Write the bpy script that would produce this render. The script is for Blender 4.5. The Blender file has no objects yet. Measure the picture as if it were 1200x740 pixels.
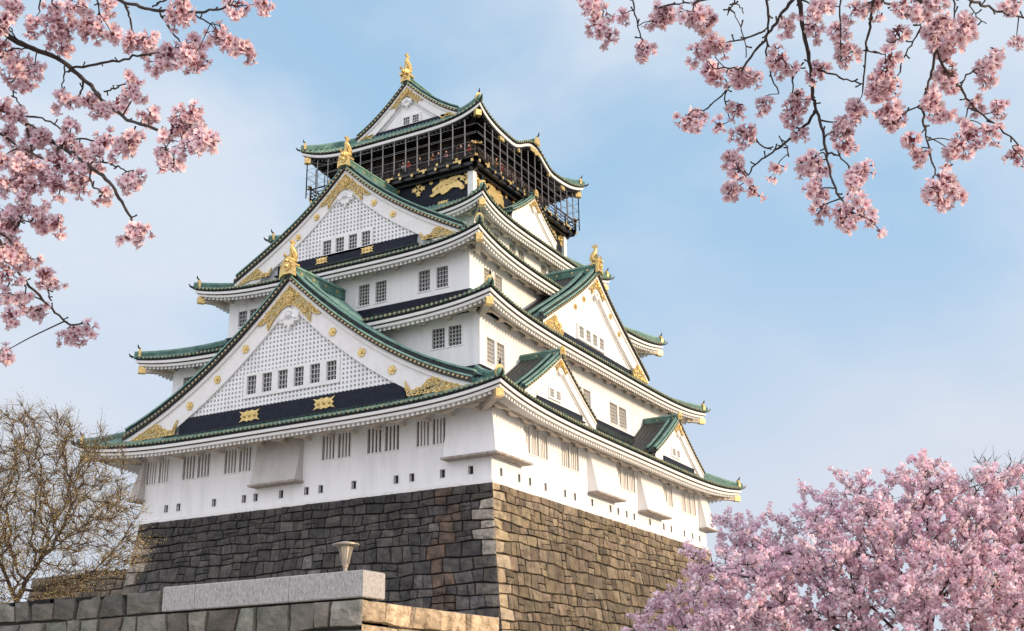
import bpy, math, random
import numpy as np
from mathutils import Vector, Matrix
R = math.radians
rnd = random.Random(7)
sc = bpy.context.scene
col = sc.collection

# ------------------------------------------------------------------ camera
CAM = Vector((59.5022, -96.006, -16.309)); YAW, PITCH, ROLL, FPX = 0.4983, 0.3255, -0.0171, 1409.39
cF = Vector((-math.sin(YAW)*math.cos(PITCH), math.cos(YAW)*math.cos(PITCH), math.sin(PITCH)))
_r = Vector((math.cos(YAW), math.sin(YAW), 0)); _u = _r.cross(cF)
cR = math.cos(ROLL)*_r + math.sin(ROLL)*_u
cU = -math.sin(ROLL)*_r + math.cos(ROLL)*_u
cd = bpy.data.cameras.new('camera'); cam = bpy.data.objects.new('camera', cd); col.objects.link(cam)
cam.matrix_world = Matrix(((cR.x, cU.x, -cF.x, CAM.x), (cR.y, cU.y, -cF.y, CAM.y), (cR.z, cU.z, -cF.z, CAM.z), (0, 0, 0, 1)))
cd.sensor_width = 36; cd.lens = FPX/1200*36; cd.clip_end = 6000; cd.clip_start = 0.1
sc.camera = cam
def at(x, y, dist):
    """point seen at photo position x, y at that distance from the lens"""
    d = cF + cR*((x-600)/FPX) - cU*((y-370)/FPX)
    return CAM + d.normalized()*dist

# ------------------------------------------------------------------ light
SUN = Vector((0.95, 0.10, 0.17)).normalized()
el = math.asin(SUN.z); az = math.atan2(SUN.x, SUN.y)
w = bpy.data.worlds.new('World'); sc.world = w; w.use_nodes = True
nt = w.node_tree; nt.nodes.clear()
def N(nt, t, **kw):
    n = nt.nodes.new(t)
    for k, v in kw.items(): setattr(n, k, v)
    return n
def wire(nt, a, b): nt.links.new(a, b)
out = N(nt, 'ShaderNodeOutputWorld'); bg = N(nt, 'ShaderNodeBackground'); sky = N(nt, 'ShaderNodeTexSky', sky_type='NISHITA')
sky.sun_disc = False; sky.sun_elevation = R(24); sky.sun_rotation = az; sky.air_density = 1.0; sky.dust_density = 0.6; sky.ozone_density = 1.5
tc = N(nt, 'ShaderNodeTexCoord'); mp = N(nt, 'ShaderNodeMapping'); mp.inputs['Scale'].default_value = (1.0, 1.0, 1.7)
mp.inputs['Location'].default_value = (4.4, 4.4, 1.9)
n1 = N(nt, 'ShaderNodeTexNoise'); n1.inputs['Scale'].default_value = 2.6; n1.inputs['Detail'].default_value = 7; n1.inputs['Roughness'].default_value = 0.5
n1.inputs['Distortion'].default_value = 0.25
rp = N(nt, 'ShaderNodeValToRGB'); rp.color_ramp.elements[0].position = 0.36; rp.color_ramp.elements[1].position = 0.66
rp.color_ramp.interpolation = 'EASE'
mx = N(nt, 'ShaderNodeMixRGB'); mul = N(nt, 'ShaderNodeMath', operation='MULTIPLY'); mul.operation = 'MULTIPLY_ADD'; mul.inputs[1].default_value = 0.85; mul.inputs[2].default_value = 0.02
mx.inputs[2].default_value = (3.55, 3.85, 4.3, 1)
wire(nt, tc.outputs['Generated'], mp.inputs[0]); wire(nt, mp.outputs[0], n1.inputs['Vector']); wire(nt, n1.outputs['Fac'], rp.inputs[0])
wire(nt, rp.outputs[0], mul.inputs[0]); wire(nt, mul.outputs[0], mx.inputs[0]); tn = N(nt, 'ShaderNodeMixRGB'); tn.inputs[0].default_value = .78; tn.inputs[2].default_value = (1.95, 3.05, 4.1, 1); wire(nt, sky.outputs[0], tn.inputs[1]); wire(nt, tn.outputs[0], mx.inputs[1])
# pale haze of the lower sky
sx = N(nt, 'ShaderNodeSeparateXYZ'); wire(nt, tc.outputs['Generated'], sx.inputs[0])
mz = N(nt, 'ShaderNodeMapRange', interpolation_type='SMOOTHSTEP'); mz.inputs[1].default_value = 0.42; mz.inputs[2].default_value = 0.12; mz.inputs[3].default_value = 0; mz.inputs[4].default_value = 0.72
wire(nt, sx.outputs['Z'], mz.inputs[0]); mh = N(nt, 'ShaderNodeMixRGB'); mh.inputs[2].default_value = (3.35, 3.5, 3.95, 1)
wire(nt, mz.outputs[0], mh.inputs[0]); wire(nt, mx.outputs[0], mh.inputs[1])
# added brightness in the unseen sky behind the camera, fills the shaded front walls
dt = N(nt, 'ShaderNodeVectorMath', operation='DOT_PRODUCT'); dt.inputs[1].default_value = (0.35, -0.90, 0.26); wire(nt, tc.outputs['Generated'], dt.inputs[0])
mr = N(nt, 'ShaderNodeMapRange', interpolation_type='SMOOTHSTEP'); mr.inputs[1].default_value = -0.05; mr.inputs[2].default_value = 0.75; wire(nt, dt.outputs['Value'], mr.inputs[0])
mb_ = N(nt, 'ShaderNodeMixRGB'); mb_.inputs[2].default_value = (6.9, 6.9, 7.5, 1); wire(nt, mr.outputs[0], mb_.inputs[0]); wire(nt, mh.outputs[0], mb_.inputs[1])
wire(nt, mb_.outputs[0], bg.inputs[0]); wire(nt, bg.outputs[0], out.inputs[0])
bg.inputs[1].default_value = 0.15
sl = bpy.data.lights.new('sun', 'SUN'); sl.energy = 2.9; sl.angle = R(0.6); sl.color = (1.0, 0.75, 0.48)
so = bpy.data.objects.new('sun', sl); col.objects.link(so); so.location = (80, 20, 60)
so.rotation_euler = SUN.to_track_quat('Z', 'Y').to_euler()
sc.view_settings.view_transform = 'Standard'; sc.view_settings.look = 'None'; sc.view_settings.gamma = 1
sc.view_settings.exposure = 0.5; sc.view_settings.use_curve_mapping = False
sc.cycles.max_bounces = 8; sc.cycles.diffuse_bounces = 4; sc.cycles.transparent_max_bounces = 8

# ------------------------------------------------------------------ materials
def mat(name, c, rough=0.7, metal=0.0, var=0.0, scale=3.0, c2=None, bump=0.0, bscale=None, stretch=None, attr=None, thresh=(0.35, 0.65), trans=0.0, spec=0.5, amp=1.0):
    m = bpy.data.materials.new(name); m.use_nodes = True; t = m.node_tree; b = t.nodes['Principled BSDF']
    b.inputs['Roughness'].default_value = rough; b.inputs['Metallic'].default_value = metal
    b.inputs['Specular IOR Level'].default_value = spec
    g = N(t, 'ShaderNodeNewGeometry'); mpn = N(t, 'ShaderNodeMapping'); wire(t, g.outputs['Position'], mpn.inputs[0])
    if stretch: mpn.inputs['Scale'].default_value = stretch
    base = None
    c = tuple(c)+(1,)
    if c2 is None and var: c2 = tuple(x*(1-var) for x in c[:3])
    if c2 is not None:
        n = N(t, 'ShaderNodeTexNoise'); n.inputs['Scale'].default_value = scale; n.inputs['Detail'].default_value = 6; n.inputs['Roughness'].default_value = 0.62
        wire(t, mpn.outputs[0], n.inputs['Vector'])
        r = N(t, 'ShaderNodeValToRGB'); r.color_ramp.elements[0].position = thresh[0]; r.color_ramp.elements[1].position = thresh[1]
        r.color_ramp.elements[0].color = c; r.color_ramp.elements[1].color = tuple(c2)+(1,)
        wire(t, n.outputs['Fac'], r.inputs[0]); base = r.outputs[0]
    if attr:
        a = N(t, 'ShaderNodeAttribute', attribute_name=attr); mxn = N(t, 'ShaderNodeMixRGB', blend_type='MULTIPLY'); mxn.inputs[0].default_value = 1
        if base is None: mxn.inputs[1].default_value = c
        else: wire(t, base, mxn.inputs[1])
        wire(t, a.outputs['Color'], mxn.inputs[2]); base = mxn.outputs[0]
    if base is None: b.inputs['Base Color'].default_value = c
    else: wire(t, base, b.inputs['Base Color'])
    if bump:
        n = N(t, 'ShaderNodeTexNoise'); n.inputs['Scale'].default_value = bscale or scale*4; n.inputs['Detail'].default_value = 5
        wire(t, mpn.outputs[0], n.inputs['Vector']); bn = N(t, 'ShaderNodeBump'); bn.inputs['Strength'].default_value = bump; bn.inputs['Distance'].default_value = 0.05*amp
        wire(t, n.outputs['Fac'], bn.inputs['Height']); wire(t, bn.outputs[0], b.inputs['Normal'])
    if trans:
        tr = N(t, 'ShaderNodeBsdfTranslucent'); ms = N(t, 'ShaderNodeMixShader'); ms.inputs[0].default_value = trans
        if base is None: tr.inputs[0].default_value = c
        else: wire(t, base, tr.inputs[0])
        o = t.nodes['Material Output']; wire(t, b.outputs[0], ms.inputs[1]); wire(t, tr.outputs[0], ms.inputs[2]); wire(t, ms.outputs[0], o.inputs[0])
    return m
M = {}
M['plaster'] = mat('white plaster', (.83, .83, .84), .85, c2=(.68, .68, .69), scale=1.1, stretch=(1, 1, .16), thresh=(.48, .78), bump=.15, bscale=6)
M['bayshade'] = mat('shade-toned plaster', (.56, .53, .51), .9, c2=(.44, .42, .40), scale=.8, stretch=(1, 1, .4), thresh=(.4, .7), bump=.15, bscale=6)  # grey-brown tone paints shading onto the flared bays
M['trim'] = mat('white trim', (.80, .79, .78), .8, c2=(.70, .68, .65), scale=1.3, thresh=(.45, .8))
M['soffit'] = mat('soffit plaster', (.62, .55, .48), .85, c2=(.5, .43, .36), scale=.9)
M['shade'] = mat('lattice backing', (.56, .56, .59), .9)
M['green'] = mat('verdigris copper', (.035, .10, .083), .65, c2=(.125, .24, .20), scale=1.3, stretch=(1, 1, .7), thresh=(.35, .7), bump=.2, bscale=9)
M['greenlite'] = mat('pale verdigris', (.19, .33, .28), .65, c2=(.05, .14, .115), scale=1.7, thresh=(.45, .75), bump=.2, bscale=9)
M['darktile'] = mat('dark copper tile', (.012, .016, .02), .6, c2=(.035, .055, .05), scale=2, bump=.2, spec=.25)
M['shadetile'] = mat('brown shade-toned copper tile', (.045, .035, .03), .5, c2=(.075, .08, .065), scale=2.5, bump=.2)  # brown stands for the shadow on the rear slopes of the side gables
M['tileend'] = mat('dull bronze tile end', (.34, .32, .18), .5, .3, c2=(.12, .2, .14), scale=3, thresh=(.45, .6))
M['navy'] = mat('navy black lacquer', (.006, .009, .02), .6, c2=(.016, .02, .032), scale=2.5, spec=.2)
M['black'] = mat('black lacquer', (.010, .009, .010), .4)
M['shutter'] = mat('pale closed shutter', (.50, .46, .42), .8, c2=(.4, .37, .33), scale=3)
M['brown'] = mat('dark brown timber', (.030, .016, .011), .6, c2=(.016, .010, .008), scale=3)
M['gold'] = mat('gilded metal', (.80, .60, .26), .42, .7, c2=(.52, .37, .14), scale=5, bump=.5, bscale=9)
M['oldgold'] = mat('dull gilding', (.55, .43, .21), .5, .45, c2=(.28, .24, .13), scale=5, bump=.3, bscale=10)
M['glass'] = mat('dark window glass', (.045, .055, .065), .15, spec=.8)
M['dark'] = mat('dark opening', (.035, .033, .035), .9)
M['muntin'] = mat('grey lattice bars', (.48, .48, .47), .7)
M['wiremesh'] = mat('galvanised post', (.22, .21, .21), .45, .3)
M['lip'] = mat('brown sill board', (.22, .17, .14), .7, c2=(.4, .36, .33), scale=3)
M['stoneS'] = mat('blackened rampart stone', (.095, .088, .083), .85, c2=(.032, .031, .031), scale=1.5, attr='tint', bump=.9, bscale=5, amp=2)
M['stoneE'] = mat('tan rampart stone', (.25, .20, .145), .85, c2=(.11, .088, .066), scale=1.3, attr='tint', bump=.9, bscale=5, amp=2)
M['gap'] = mat('rubble gaps', (.03, .027, .024), .95)
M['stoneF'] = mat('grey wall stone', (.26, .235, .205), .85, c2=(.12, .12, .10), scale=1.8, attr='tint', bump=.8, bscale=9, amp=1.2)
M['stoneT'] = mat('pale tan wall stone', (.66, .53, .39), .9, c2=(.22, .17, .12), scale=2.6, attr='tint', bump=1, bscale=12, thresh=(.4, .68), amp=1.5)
M['granite'] = mat('pale granite', (.50, .48, .465), .85, c2=(.30, .29, .28), scale=17, thresh=(.38, .66), bump=.8, bscale=30, stretch=(1, 1, .45), amp=1.3)
M['bark'] = mat('dark cherry bark', (.035, .024, .022), .85, c2=(.07, .05, .045), scale=30, bump=.4, bscale=60)
M['barkfar'] = mat('brown bark', (.045, .030, .026), .9, c2=(.085, .06, .045), scale=4)
M['petal'] = mat('pink petals', (.96, .84, .89), .6, attr='tint', trans=.4, spec=.2)
M['farpetal'] = mat('pink blossom', (.98, .87, .91), .7, attr='tint', trans=.35, spec=.1)
M['calyx'] = mat('crimson calyx', (.17, .04, .045), .7)
M['budleaf'] = mat('olive gold young leaf', (.46, .35, .16), .7, attr='tint', trans=.35, spec=.1)
M['lampmetal'] = mat('weathered lamp metal', (.42, .36, .30), .5, .3, var=.3)
M['lampglass'] = mat('frosted lamp panel', (.62, .56, .45), .3)
M['ground'] = mat('gravel ground', (.42, .38, .32), .95, c2=(.32, .29, .23), scale=.3, bump=.4, bscale=6)

# ------------------------------------------------------------------ mesh helpers
class MB:
    def __init__(s): s.v = []; s.f = []; s.m = []; s.t = []; s.tint = False
    def quad(s, a, b, c, d, m=0):
        n = len(s.v); s.v += [tuple(a), tuple(b), tuple(c), tuple(d)]; s.f.append((n, n+1, n+2, n+3)); s.m.append(m)
    def poly(s, pts, m=0):
        n = len(s.v); s.v += [tuple(p) for p in pts]; s.f.append(tuple(range(n, n+len(pts)))); s.m.append(m)
    def grid(s, rows, m=0, closed=False):
        n = len(s.v); k = len(rows[0])
        for r_ in rows: s.v += [tuple(p) for p in r_]
        for i in range(len(rows)-1):
            for j in range(k if closed else k-1):
                j2 = (j+1) % k
                s.f.append((n+i*k+j, n+i*k+j2, n+(i+1)*k+j2, n+(i+1)*k+j)); s.m.append(m)
    def hexa(s, p, m=0):
        """8 corners: bottom 4 (ccw) then top 4"""
        n = len(s.v); s.v += [tuple(q) for q in p]
        for f in ((0, 3, 2, 1), (4, 5, 6, 7), (0, 1, 5, 4), (1, 2, 6, 5), (2, 3, 7, 6), (3, 0, 4, 7)):
            s.f.append(tuple(n+i for i in f)); s.m.append(m)
    def box(s, F, u0, u1, d0, d1, z0, z1, m=0):
        s.hexa([F(u0, d1, z0), F(u1, d1, z0), F(u1, d0, z0), F(u0, d0, z0), F(u0, d1, z1), F(u1, d1, z1), F(u1, d0, z1), F(u0, d0, z1)], m)
    def prism(s, F, pts, d0, d1, m=0):
        """outline in (u, z), pushed from d0 to d1"""
        n = len(pts)
        s.poly([F(u, d1, z) for u, z in pts], m); s.poly([F(u, d0, z) for u, z in reversed(pts)], m)
        for i in range(n):
            a, b = pts[i], pts[(i+1) % n]
            s.quad(F(a[0], d0, a[1]), F(b[0], d0, b[1]), F(b[0], d1, b[1]), F(a[0], d1, a[1]), m)
    def tube(s, path, rad, n=6, m=0, cap=True, sq=None):
        path = [Vector(p) for p in path]; rows = []; prev = None
        if not hasattr(rad, '__len__'): rad = [rad]*len(path)
        for i, p in enumerate(path):
            t = (path[min(i+1, len(path)-1)]-path[max(i-1, 0)])
            if t.length < 1e-9: t = Vector((0, 0, 1))
            t.normalize()
            if prev is None: prev = t.orthogonal().normalized()
            a = (prev - t*prev.dot(t))
            a = a.normalized() if a.length > 1e-6 else t.orthogonal().normalized()
            prev = a; b = t.cross(a)
            rows.append([p + (a*math.cos(2*math.pi*k/n)*(sq[0] if sq else 1) + b*math.sin(2*math.pi*k/n)*(sq[1] if sq else 1))*rad[i] for k in range(n)])
        s.grid(rows, m, True)
        if cap: s.poly(list(reversed(rows[0])), m); s.poly(rows[-1], m)
    def ball(s, c, r, m=0, n=6, k=4, sc_=(1, 1, 1)):
        rows = []
        for i in range(k+1):
            th = math.pi*i/k
            rows.append([(c[0]+sc_[0]*r*math.sin(th)*math.cos(2*math.pi*j/n), c[1]+sc_[1]*r*math.sin(th)*math.sin(2*math.pi*j/n), c[2]+sc_[2]*r*math.cos(th)) for j in range(n)])
        s.grid(rows, m, True)
    def build(s, name, mats, parent=None, smooth=False, label=None):
        me = bpy.data.meshes.new(name); me.from_pydata(s.v, [], s.f)
        for q in (mats if isinstance(mats, (list, tuple)) else [mats]): me.materials.append(M[q])
        me.polygons.foreach_set('material_index', s.m)
        if smooth: me.polygons.foreach_set('use_smooth', [True]*len(s.f))
        if s.t:
            ca = me.color_attributes.new('tint', 'FLOAT_COLOR', 'POINT')
            arr = np.ones((len(s.v), 4), np.float32); arr[:, :3] = np.array(s.t, np.float32).reshape(len(s.v), -1); ca.data.foreach_set('color', arr.ravel())
        me.update()
        o = bpy.data.objects.new(name, me); col.objects.link(o)
        if parent is not None: o.parent = parent
        if label: o['label'] = label
        return o
def tag(o, label=None, cat=None, group=None, kind=None):
    for k, v in (('label', label), ('category', cat), ('group', group), ('kind', kind)):
        if v: o[k] = v
    return o
def empty(name, loc, rz=0):
    o = bpy.data.objects.new(name, None); col.objects.link(o); o.location = loc; o.rotation_euler = (0, 0, rz); o.empty_display_size = .3; return o
def npmesh(name, V, Fa, k, mats, parent=None, tint=None, midx=None):
    """fast mesh from arrays: every face has k corners"""
    me = bpy.data.meshes.new(name); nf = len(Fa)
    me.vertices.add(len(V)); me.vertices.foreach_set('co', np.asarray(V, np.float32).ravel())
    me.loops.add(nf*k); me.loops.foreach_set('vertex_index', np.asarray(Fa, np.int32).ravel())
    me.polygons.add(nf); me.polygons.foreach_set('loop_start', np.arange(nf, dtype=np.int32)*k)
    for q in mats: me.materials.append(M[q])
    if midx is not None: me.polygons.foreach_set('material_index', np.asarray(midx, np.int32))
    me.update(calc_edges=True)
    if tint is not None:
        ca = me.color_attributes.new('tint', 'FLOAT_COLOR', 'POINT'); arr = np.ones((len(V), 4), np.float32); arr[:, :3] = tint; ca.data.foreach_set('color', arr.ravel())
    o = bpy.data.objects.new(name, me); col.objects.link(o)
    if parent is not None: o.parent = parent
    return o

# sides of the tower: u runs to the right seen from outside, d outwards from the axis
def frame(side, cx=0, cy=0):
    return {'S': lambda u, d, z: (cx+u, cy-d, z), 'E': lambda u, d, z: (cx+d, cy+u, z),
            'N': lambda u, d, z: (cx-u, cy+d, z), 'W': lambda u, d, z: (cx-d, cy-u, z)}[side]
SIDES = 'SENW'

# ------------------------------------------------------------------ setting
g = MB(); g.quad((-3000, -3000, -18), (3000, -3000, -18), (3000, 3000, -18), (-3000, 3000, -18))
tag(g.build('ground', 'ground'), kind='structure')

# ------------------------------------------------------------------ castle tower
CT = empty('castle_tower', (0, 0, 0))
tag(CT, 'tall white five tiered castle keep with green copper roofs and gilded gables', 'castle')
W1 = (17.0, 22.13)
TW = [W1, (15.66, 20.61), (12.76, 17.17), (9.6, 11.0), (8.4, 9.3)]     # wall half sizes in x, y
CEN = [(.35, .15), (0, 0), (0, 0), (0, 0), (0, 0)]
ROOF = [dict(A=20.69, B=25.82, zt=6.5, zm=5.65, zin=8.75, c=(-.25, -.1)), dict(A=18.08, B=23.04, zt=14.55, zm=13.8, zin=16.4, c=(0, 0)),
        dict(A=15.08, B=19.49, zt=21.6, zm=20.65, zin=23.8, c=(0, 0)), dict(A=11.9, B=13.34, zt=27.7, zm=26.75, zin=29.2, c=(0, 0)),
        dict(A=10.36, B=11.03, zt=37.85, zm=36.8, zin=39.1, c=(0, 0))]
ROOF_IN = [TW[1], TW[2], TW[3], TW[4], (6.0, 7.6)]
PE = 4.5
def dims(k, side):
    r_ = ROOF[k]; i_ = ROOF_IN[k]
    return (r_['A'], r_['B'], i_[0], i_[1]) if side in 'SN' else (r_['B'], r_['A'], i_[1], i_[0])
def kara(k, side, u):
    if k == 4 and side in 'EW':
        q = abs(u-.3)/4.4
        return 1.5*math.cos(q*math.pi/2)**2 if q < 1 else 0
    return 0
def surf(k, side, s, t, inset=None):
    """roof surface point in (u, d, z); s along the eave, t up the slope"""
    H, D, h, dd = dims(k, side); r_ = ROOF[k]
    Ds = D - .35*(1-abs(s)**5)
    u = s*(H+(h-H)*t); d = Ds+(dd-Ds)*t
    ze = r_['zm']+(r_['zt']-r_['zm'])*abs(s)**PE
    z = ze+(r_['zin']-ze)*(.42*t+.58*t*t)
    kb = kara(k, side, u)
    if kb: z = max(z, r_['zm']+kb)
    return u, d, z
def eave(k, side, s, inset, down):
    H, D, h, dd = dims(k, side); r_ = ROOF[k]
    u = s*(H-inset); d = D-.35*(1-abs(s)**5)-inset
    z = r_['zm']+(r_['zt']-r_['zm'])*abs(s)**PE+kara(k, side, u)-down
    return u, d, z
SS = [math.sin(math.pi/2*x)*.55+.45*x for x in np.linspace(-1, 1, 57)]
def build_roof(k):
    r_ = ROOF[k]; top = k == 4
    rf = MB(); ev = MB(); ra = MB(); te = MB(); br = MB()
    wall = TW[k]; wc = CEN[k]
    zs = r_['zm']+(.45 if not top else .3)
    for side in SIDES:
        F = frame(side, *r_['c']); H, D, h, dd = dims(k, side)
        wd = (wall[1] if side in 'SN' else wall[0]); ov = D-wd
        nt_ = 9
        rows = [[F(*surf(k, side, s, t)) for s in SS] for t in np.linspace(0, 1, nt_)]
        n0f = len(rf.f); rf.grid(rows, 0)
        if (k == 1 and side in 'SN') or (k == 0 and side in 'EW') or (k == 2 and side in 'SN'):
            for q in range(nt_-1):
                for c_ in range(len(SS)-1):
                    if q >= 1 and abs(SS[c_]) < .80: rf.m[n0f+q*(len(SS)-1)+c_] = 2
        # round tile ribs down the slope
        u = -H+.25
        while u < H-.2:
            tm = min(1.0, (H-abs(u))/(H-h)) if H > h else 1
            if tm > .04:
                L, T, Rr = [], [], []
                for t in np.linspace(0, tm, 7):
                    s = max(-1, min(1, u/(H+(h-H)*t)))
                    _, d, z = surf(k, side, s, t)
                    L.append(F(u-.085, d, z-.01)); T.append(F(u, d, z+.13)); Rr.append(F(u+.085, d, z-.01))
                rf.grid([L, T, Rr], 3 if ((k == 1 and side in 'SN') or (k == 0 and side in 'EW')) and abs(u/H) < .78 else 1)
                s = u/H; _, d, z = eave(k, side, s, 0, 0)
                if side in 'SE' or top:
                    pts = [(u+.115*math.cos(a*math.pi/4), z+.03+.115*math.sin(a*math.pi/4)) for a in range(8)]
                    te.prism(F, pts, d-.1, d+.07, 0)
            u += .43
        # eave bands
        def band(i0, d0_, i1, d1_, m, mb=ev):
            P = [[F(*eave(k, side, s, i, dn)) for s in SS] for i, dn in ((i0+.35, d0_), (i0, d0_), (i1, d1_), (i1+.35, d1_))]
            mb.grid(P, m)
        band(.0, .0, .02, .12, 6)
        band(.14, .14, .14, .27, 2)  # black strip paints in the shadow gap under the tile edge
        if not top:
            band(.10, .25, .12, .47, 0); band(.26, .47, .26, .55, 4); band(.30, .55, .32, .76, 0)
            i_s, dn_s = .58, .78
        else:
            band(.10, .24, .13, .50, 0); band(.28, .5, .3, .62, 5)
            i_s, dn_s = .45, .62
        # soffit
        rows = []
        for q in np.linspace(0, 1, 5):
            row = []
            for s in SS:
                i = i_s+(ov+.15-i_s)*q
                uu, d, z = eave(k, side, s, i, dn_s)
                z = z*(1-q)+zs*q if not top else z-dn_s*.0
                row.append(F(uu, d, z))
            rows.append(row)
        ev.grid(rows, 1 if not top else 5)
        # rafters
        if not top or True:
            u = -H+.5; wdt = .11
            while u < H-.45:
                ilim = min(ov+.05, H-abs(u)-.05)
                if ilim > i_s+.1:
                    P = []
                    for i in (i_s-.05, ilim):
                        s = max(-1, min(1, u/(H-i))); q = max(0, (i-i_s)/(ov+.15-i_s))
                        _, d, z = eave(k, side, s, i, dn_s); z = z*(1-q)+zs*q if not top else z
                        P.append((d, z))
                    (d0_, z0), (d1_, z1) = P
                    hh = .21
                    ra.hexa([F(u-wdt, d0_, z0-hh), F(u+wdt, d0_, z0-hh), F(u+wdt, d1_, z1-hh), F(u-wdt, d1_, z1-hh),
                             F(u-wdt, d0_, z0+.02), F(u+wdt, d0_, z0+.02), F(u+wdt, d1_, z1+.02), F(u-wdt, d1_, z1+.02)], 0)
                u += .44
        # purlin and brackets
        if not top:
            i = i_s+(ov-i_s)*.52; q = (i-i_s)/(ov+.15-i_s)
            for (du, dl) in ((0, 0),):
                prs = []
                for s in np.linspace(-1, 1, 25):
                    uu, d, z = eave(k, side, s, i, dn_s); z = z*(1-q)+zs*q-.20
                    prs.append((uu, d, z))
                for a, b in zip(prs[:-1], prs[1:]):
                    br.hexa([F(a[0], a[1]+.13, a[2]-.16), F(b[0], b[1]+.13, b[2]-.16), F(b[0], b[1]-.13, b[2]-.16), F(a[0], a[1]-.13, a[2]-.16),
                             F(a[0], a[1]+.13, a[2]), F(b[0], b[1]+.13, b[2]), F(b[0], b[1]-.13, b[2]), F(a[0], a[1]-.13, a[2])], 0)
            n = int((H-ov)*2/2.25)
            Fw = frame(side, *wc)
            for j in range(n+1):
                u = -(H-ov)+.25+j*((H-ov)*2-.5)/n
                uu, d, z = eave(k, side, u/(H-i), i, dn_s); z = z*(1-q)+zs*q-.36
                # tapered arm from the wall, boat shaped block above its end
                br.hexa([F(u-.13, d-.1, z-.12), F(u+.13, d-.1, z-.12), F(u+.13, wd-.2, z-.2), F(u-.13, wd-.2, z-.2),
                         F(u-.16, d-.1, z-.02), F(u+.16, d-.1, z-.02), F(u+.16, wd-.2, z-.02), F(u-.16, wd-.2, z-.02)], 0)
                bw = .75 if k == 0 else .42
                br.prism(F, [(u-bw, z+.02), (u-bw, z-.04), (u-bw*.55, z-.16), (u+bw*.55, z-.16), (u+bw, z-.04), (u+bw, z+.02)], d-.17, d+.17, 0)
    ro = rf.build('roof', ['green', 'greenlite', 'darktile', 'darktile'], CT)
    ev.build('eave_board', ['trim', 'soffit', 'black', 'green', 'brown', 'black', 'darktile'], ro)
    if top: ra.build('rafter', ['black'], ro)
    else: ra.build('rafter', ['trim'], ro); br.build('bracket', ['soffit'], ro)
    te.build('tile_end', ['tileend'], ro)
    # hip ridges, corner fittings
    for i, (side, sg) in enumerate((('S', 1), ('S', -1), ('E', 1), ('N', 1))):
        F = frame(side, *r_['c']); hp = MB(); tp = []
        for t in np.linspace(.0, 1, 12): tp.append(Vector(F(*surf(k, side, sg*1.0, t))))
        w_ = .2 if k < 4 else .18
        for a, b in zip(tp[:-1], tp[1:]):
            dr = (b-a).normalized(); sd = dr.cross(Vector((0, 0, 1))).normalized()
            for (ww, z0, z1, mm) in ((w_*1.25, -.1, .3, 0), (w_*.7, .3, .5, 1)):
                hp.hexa([a-sd*ww+Vector((0, 0, z0)), a+sd*ww+Vector((0, 0, z0)), b+sd*ww+Vector((0, 0, z0)), b-sd*ww+Vector((0, 0, z0)),
                         a-sd*ww+Vector((0, 0, z1)), a+sd*ww+Vector((0, 0, z1)), b+sd*ww+Vector((0, 0, z1)), b-sd*ww+Vector((0, 0, z1))], mm)
        hp.build('hip_ridge', ['green', 'greenlite'], ro)
        orn = MB(); tip = tp[0]; inn = (tp[1]-tp[0]); inn.z = 0; inn.normalize(); sd = inn.cross(Vector((0, 0, 1)))
        def LF(u, d, z, o=tip+inn*.55, a=sd, b=-inn): return tuple(o+a*u+b*d+Vector((0, 0, z)))
        orn.prism(LF, [(-.3, .05), (.3, .05), (.34, .4), (.22, .72), (.0, .88), (-.22, .72), (-.34, .4)], 0, .22, 0)
        orn.ball(LF(0, .24, .45), .15, 0)
        orn.tube([tuple(Vector(LF(0, .1, .8))), LF(0, .28, .98), LF(0, .32, 1.2)], [.09, .08, .04], 5, 1)
        orn.tube([LF(0, .6, -.02), LF(0, .9, .1), LF(0, 1.0, .3)], [.12, .09, .04], 5, 1)
        orn.build('corner_ornament', ['gold', 'black'], ro)
        cf = MB(); c0 = tip+inn*.75
        def LF2(u, d, z, o=c0, a=sd, b=-inn): return tuple(o+a*u+b*d+Vector((0, 0, z)))
        cf.box(LF2, -.27, .27, -.3, .32, -1.42, -.86, 0)
        cf.box(LF2, -.22, .22, -4.2 if k < 4 else -2.5, -.3, -1.34, -.9, 1)
        cf.build('corner_fitting', ['gold', 'soffit' if k < 4 else 'black'], ro)
    return ro
roofs = [build_roof(k) for k in range(5)]

# ---- walls with real openings
def wall_with_openings(F, U0, U1, Z0, Z1, d, ops, mb, depth=.28):
    us = sorted({U0, U1, *[o[0] for o in ops], *[o[1] for o in ops]}); zs = sorted({Z0, Z1, *[o[2] for o in ops], *[o[3] for o in ops]})
    for i in range(len(us)-1):
        for j in range(len(zs)-1):
            um, zm = (us[i]+us[i+1])/2, (zs[j]+zs[j+1])/2
            if any(o[0] < um < o[1] and o[2] < zm < o[3] for o in ops): continue
            mb.quad(F(us[i], d, zs[j]), F(us[i+1], d, zs[j]), F(us[i+1], d, zs[j+1]), F(us[i], d, zs[j+1]), 0)
    for (a, b, c, e) in ops:
        e2 = d-depth
        mb.quad(F(a, d, c), F(b, d, c), F(b, e2, c), F(a, e2, c), 0); mb.quad(F(a, d, e), F(b, d, e), F(b, e2, e), F(a, e2, e), 0)
        mb.quad(F(a, d, c), F(a, d, e), F(a, e2, e), F(a, e2, c), 0); mb.quad(F(b, d, c), F(b, d, e), F(b, e2, e), F(b, e2, c), 0)
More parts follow.
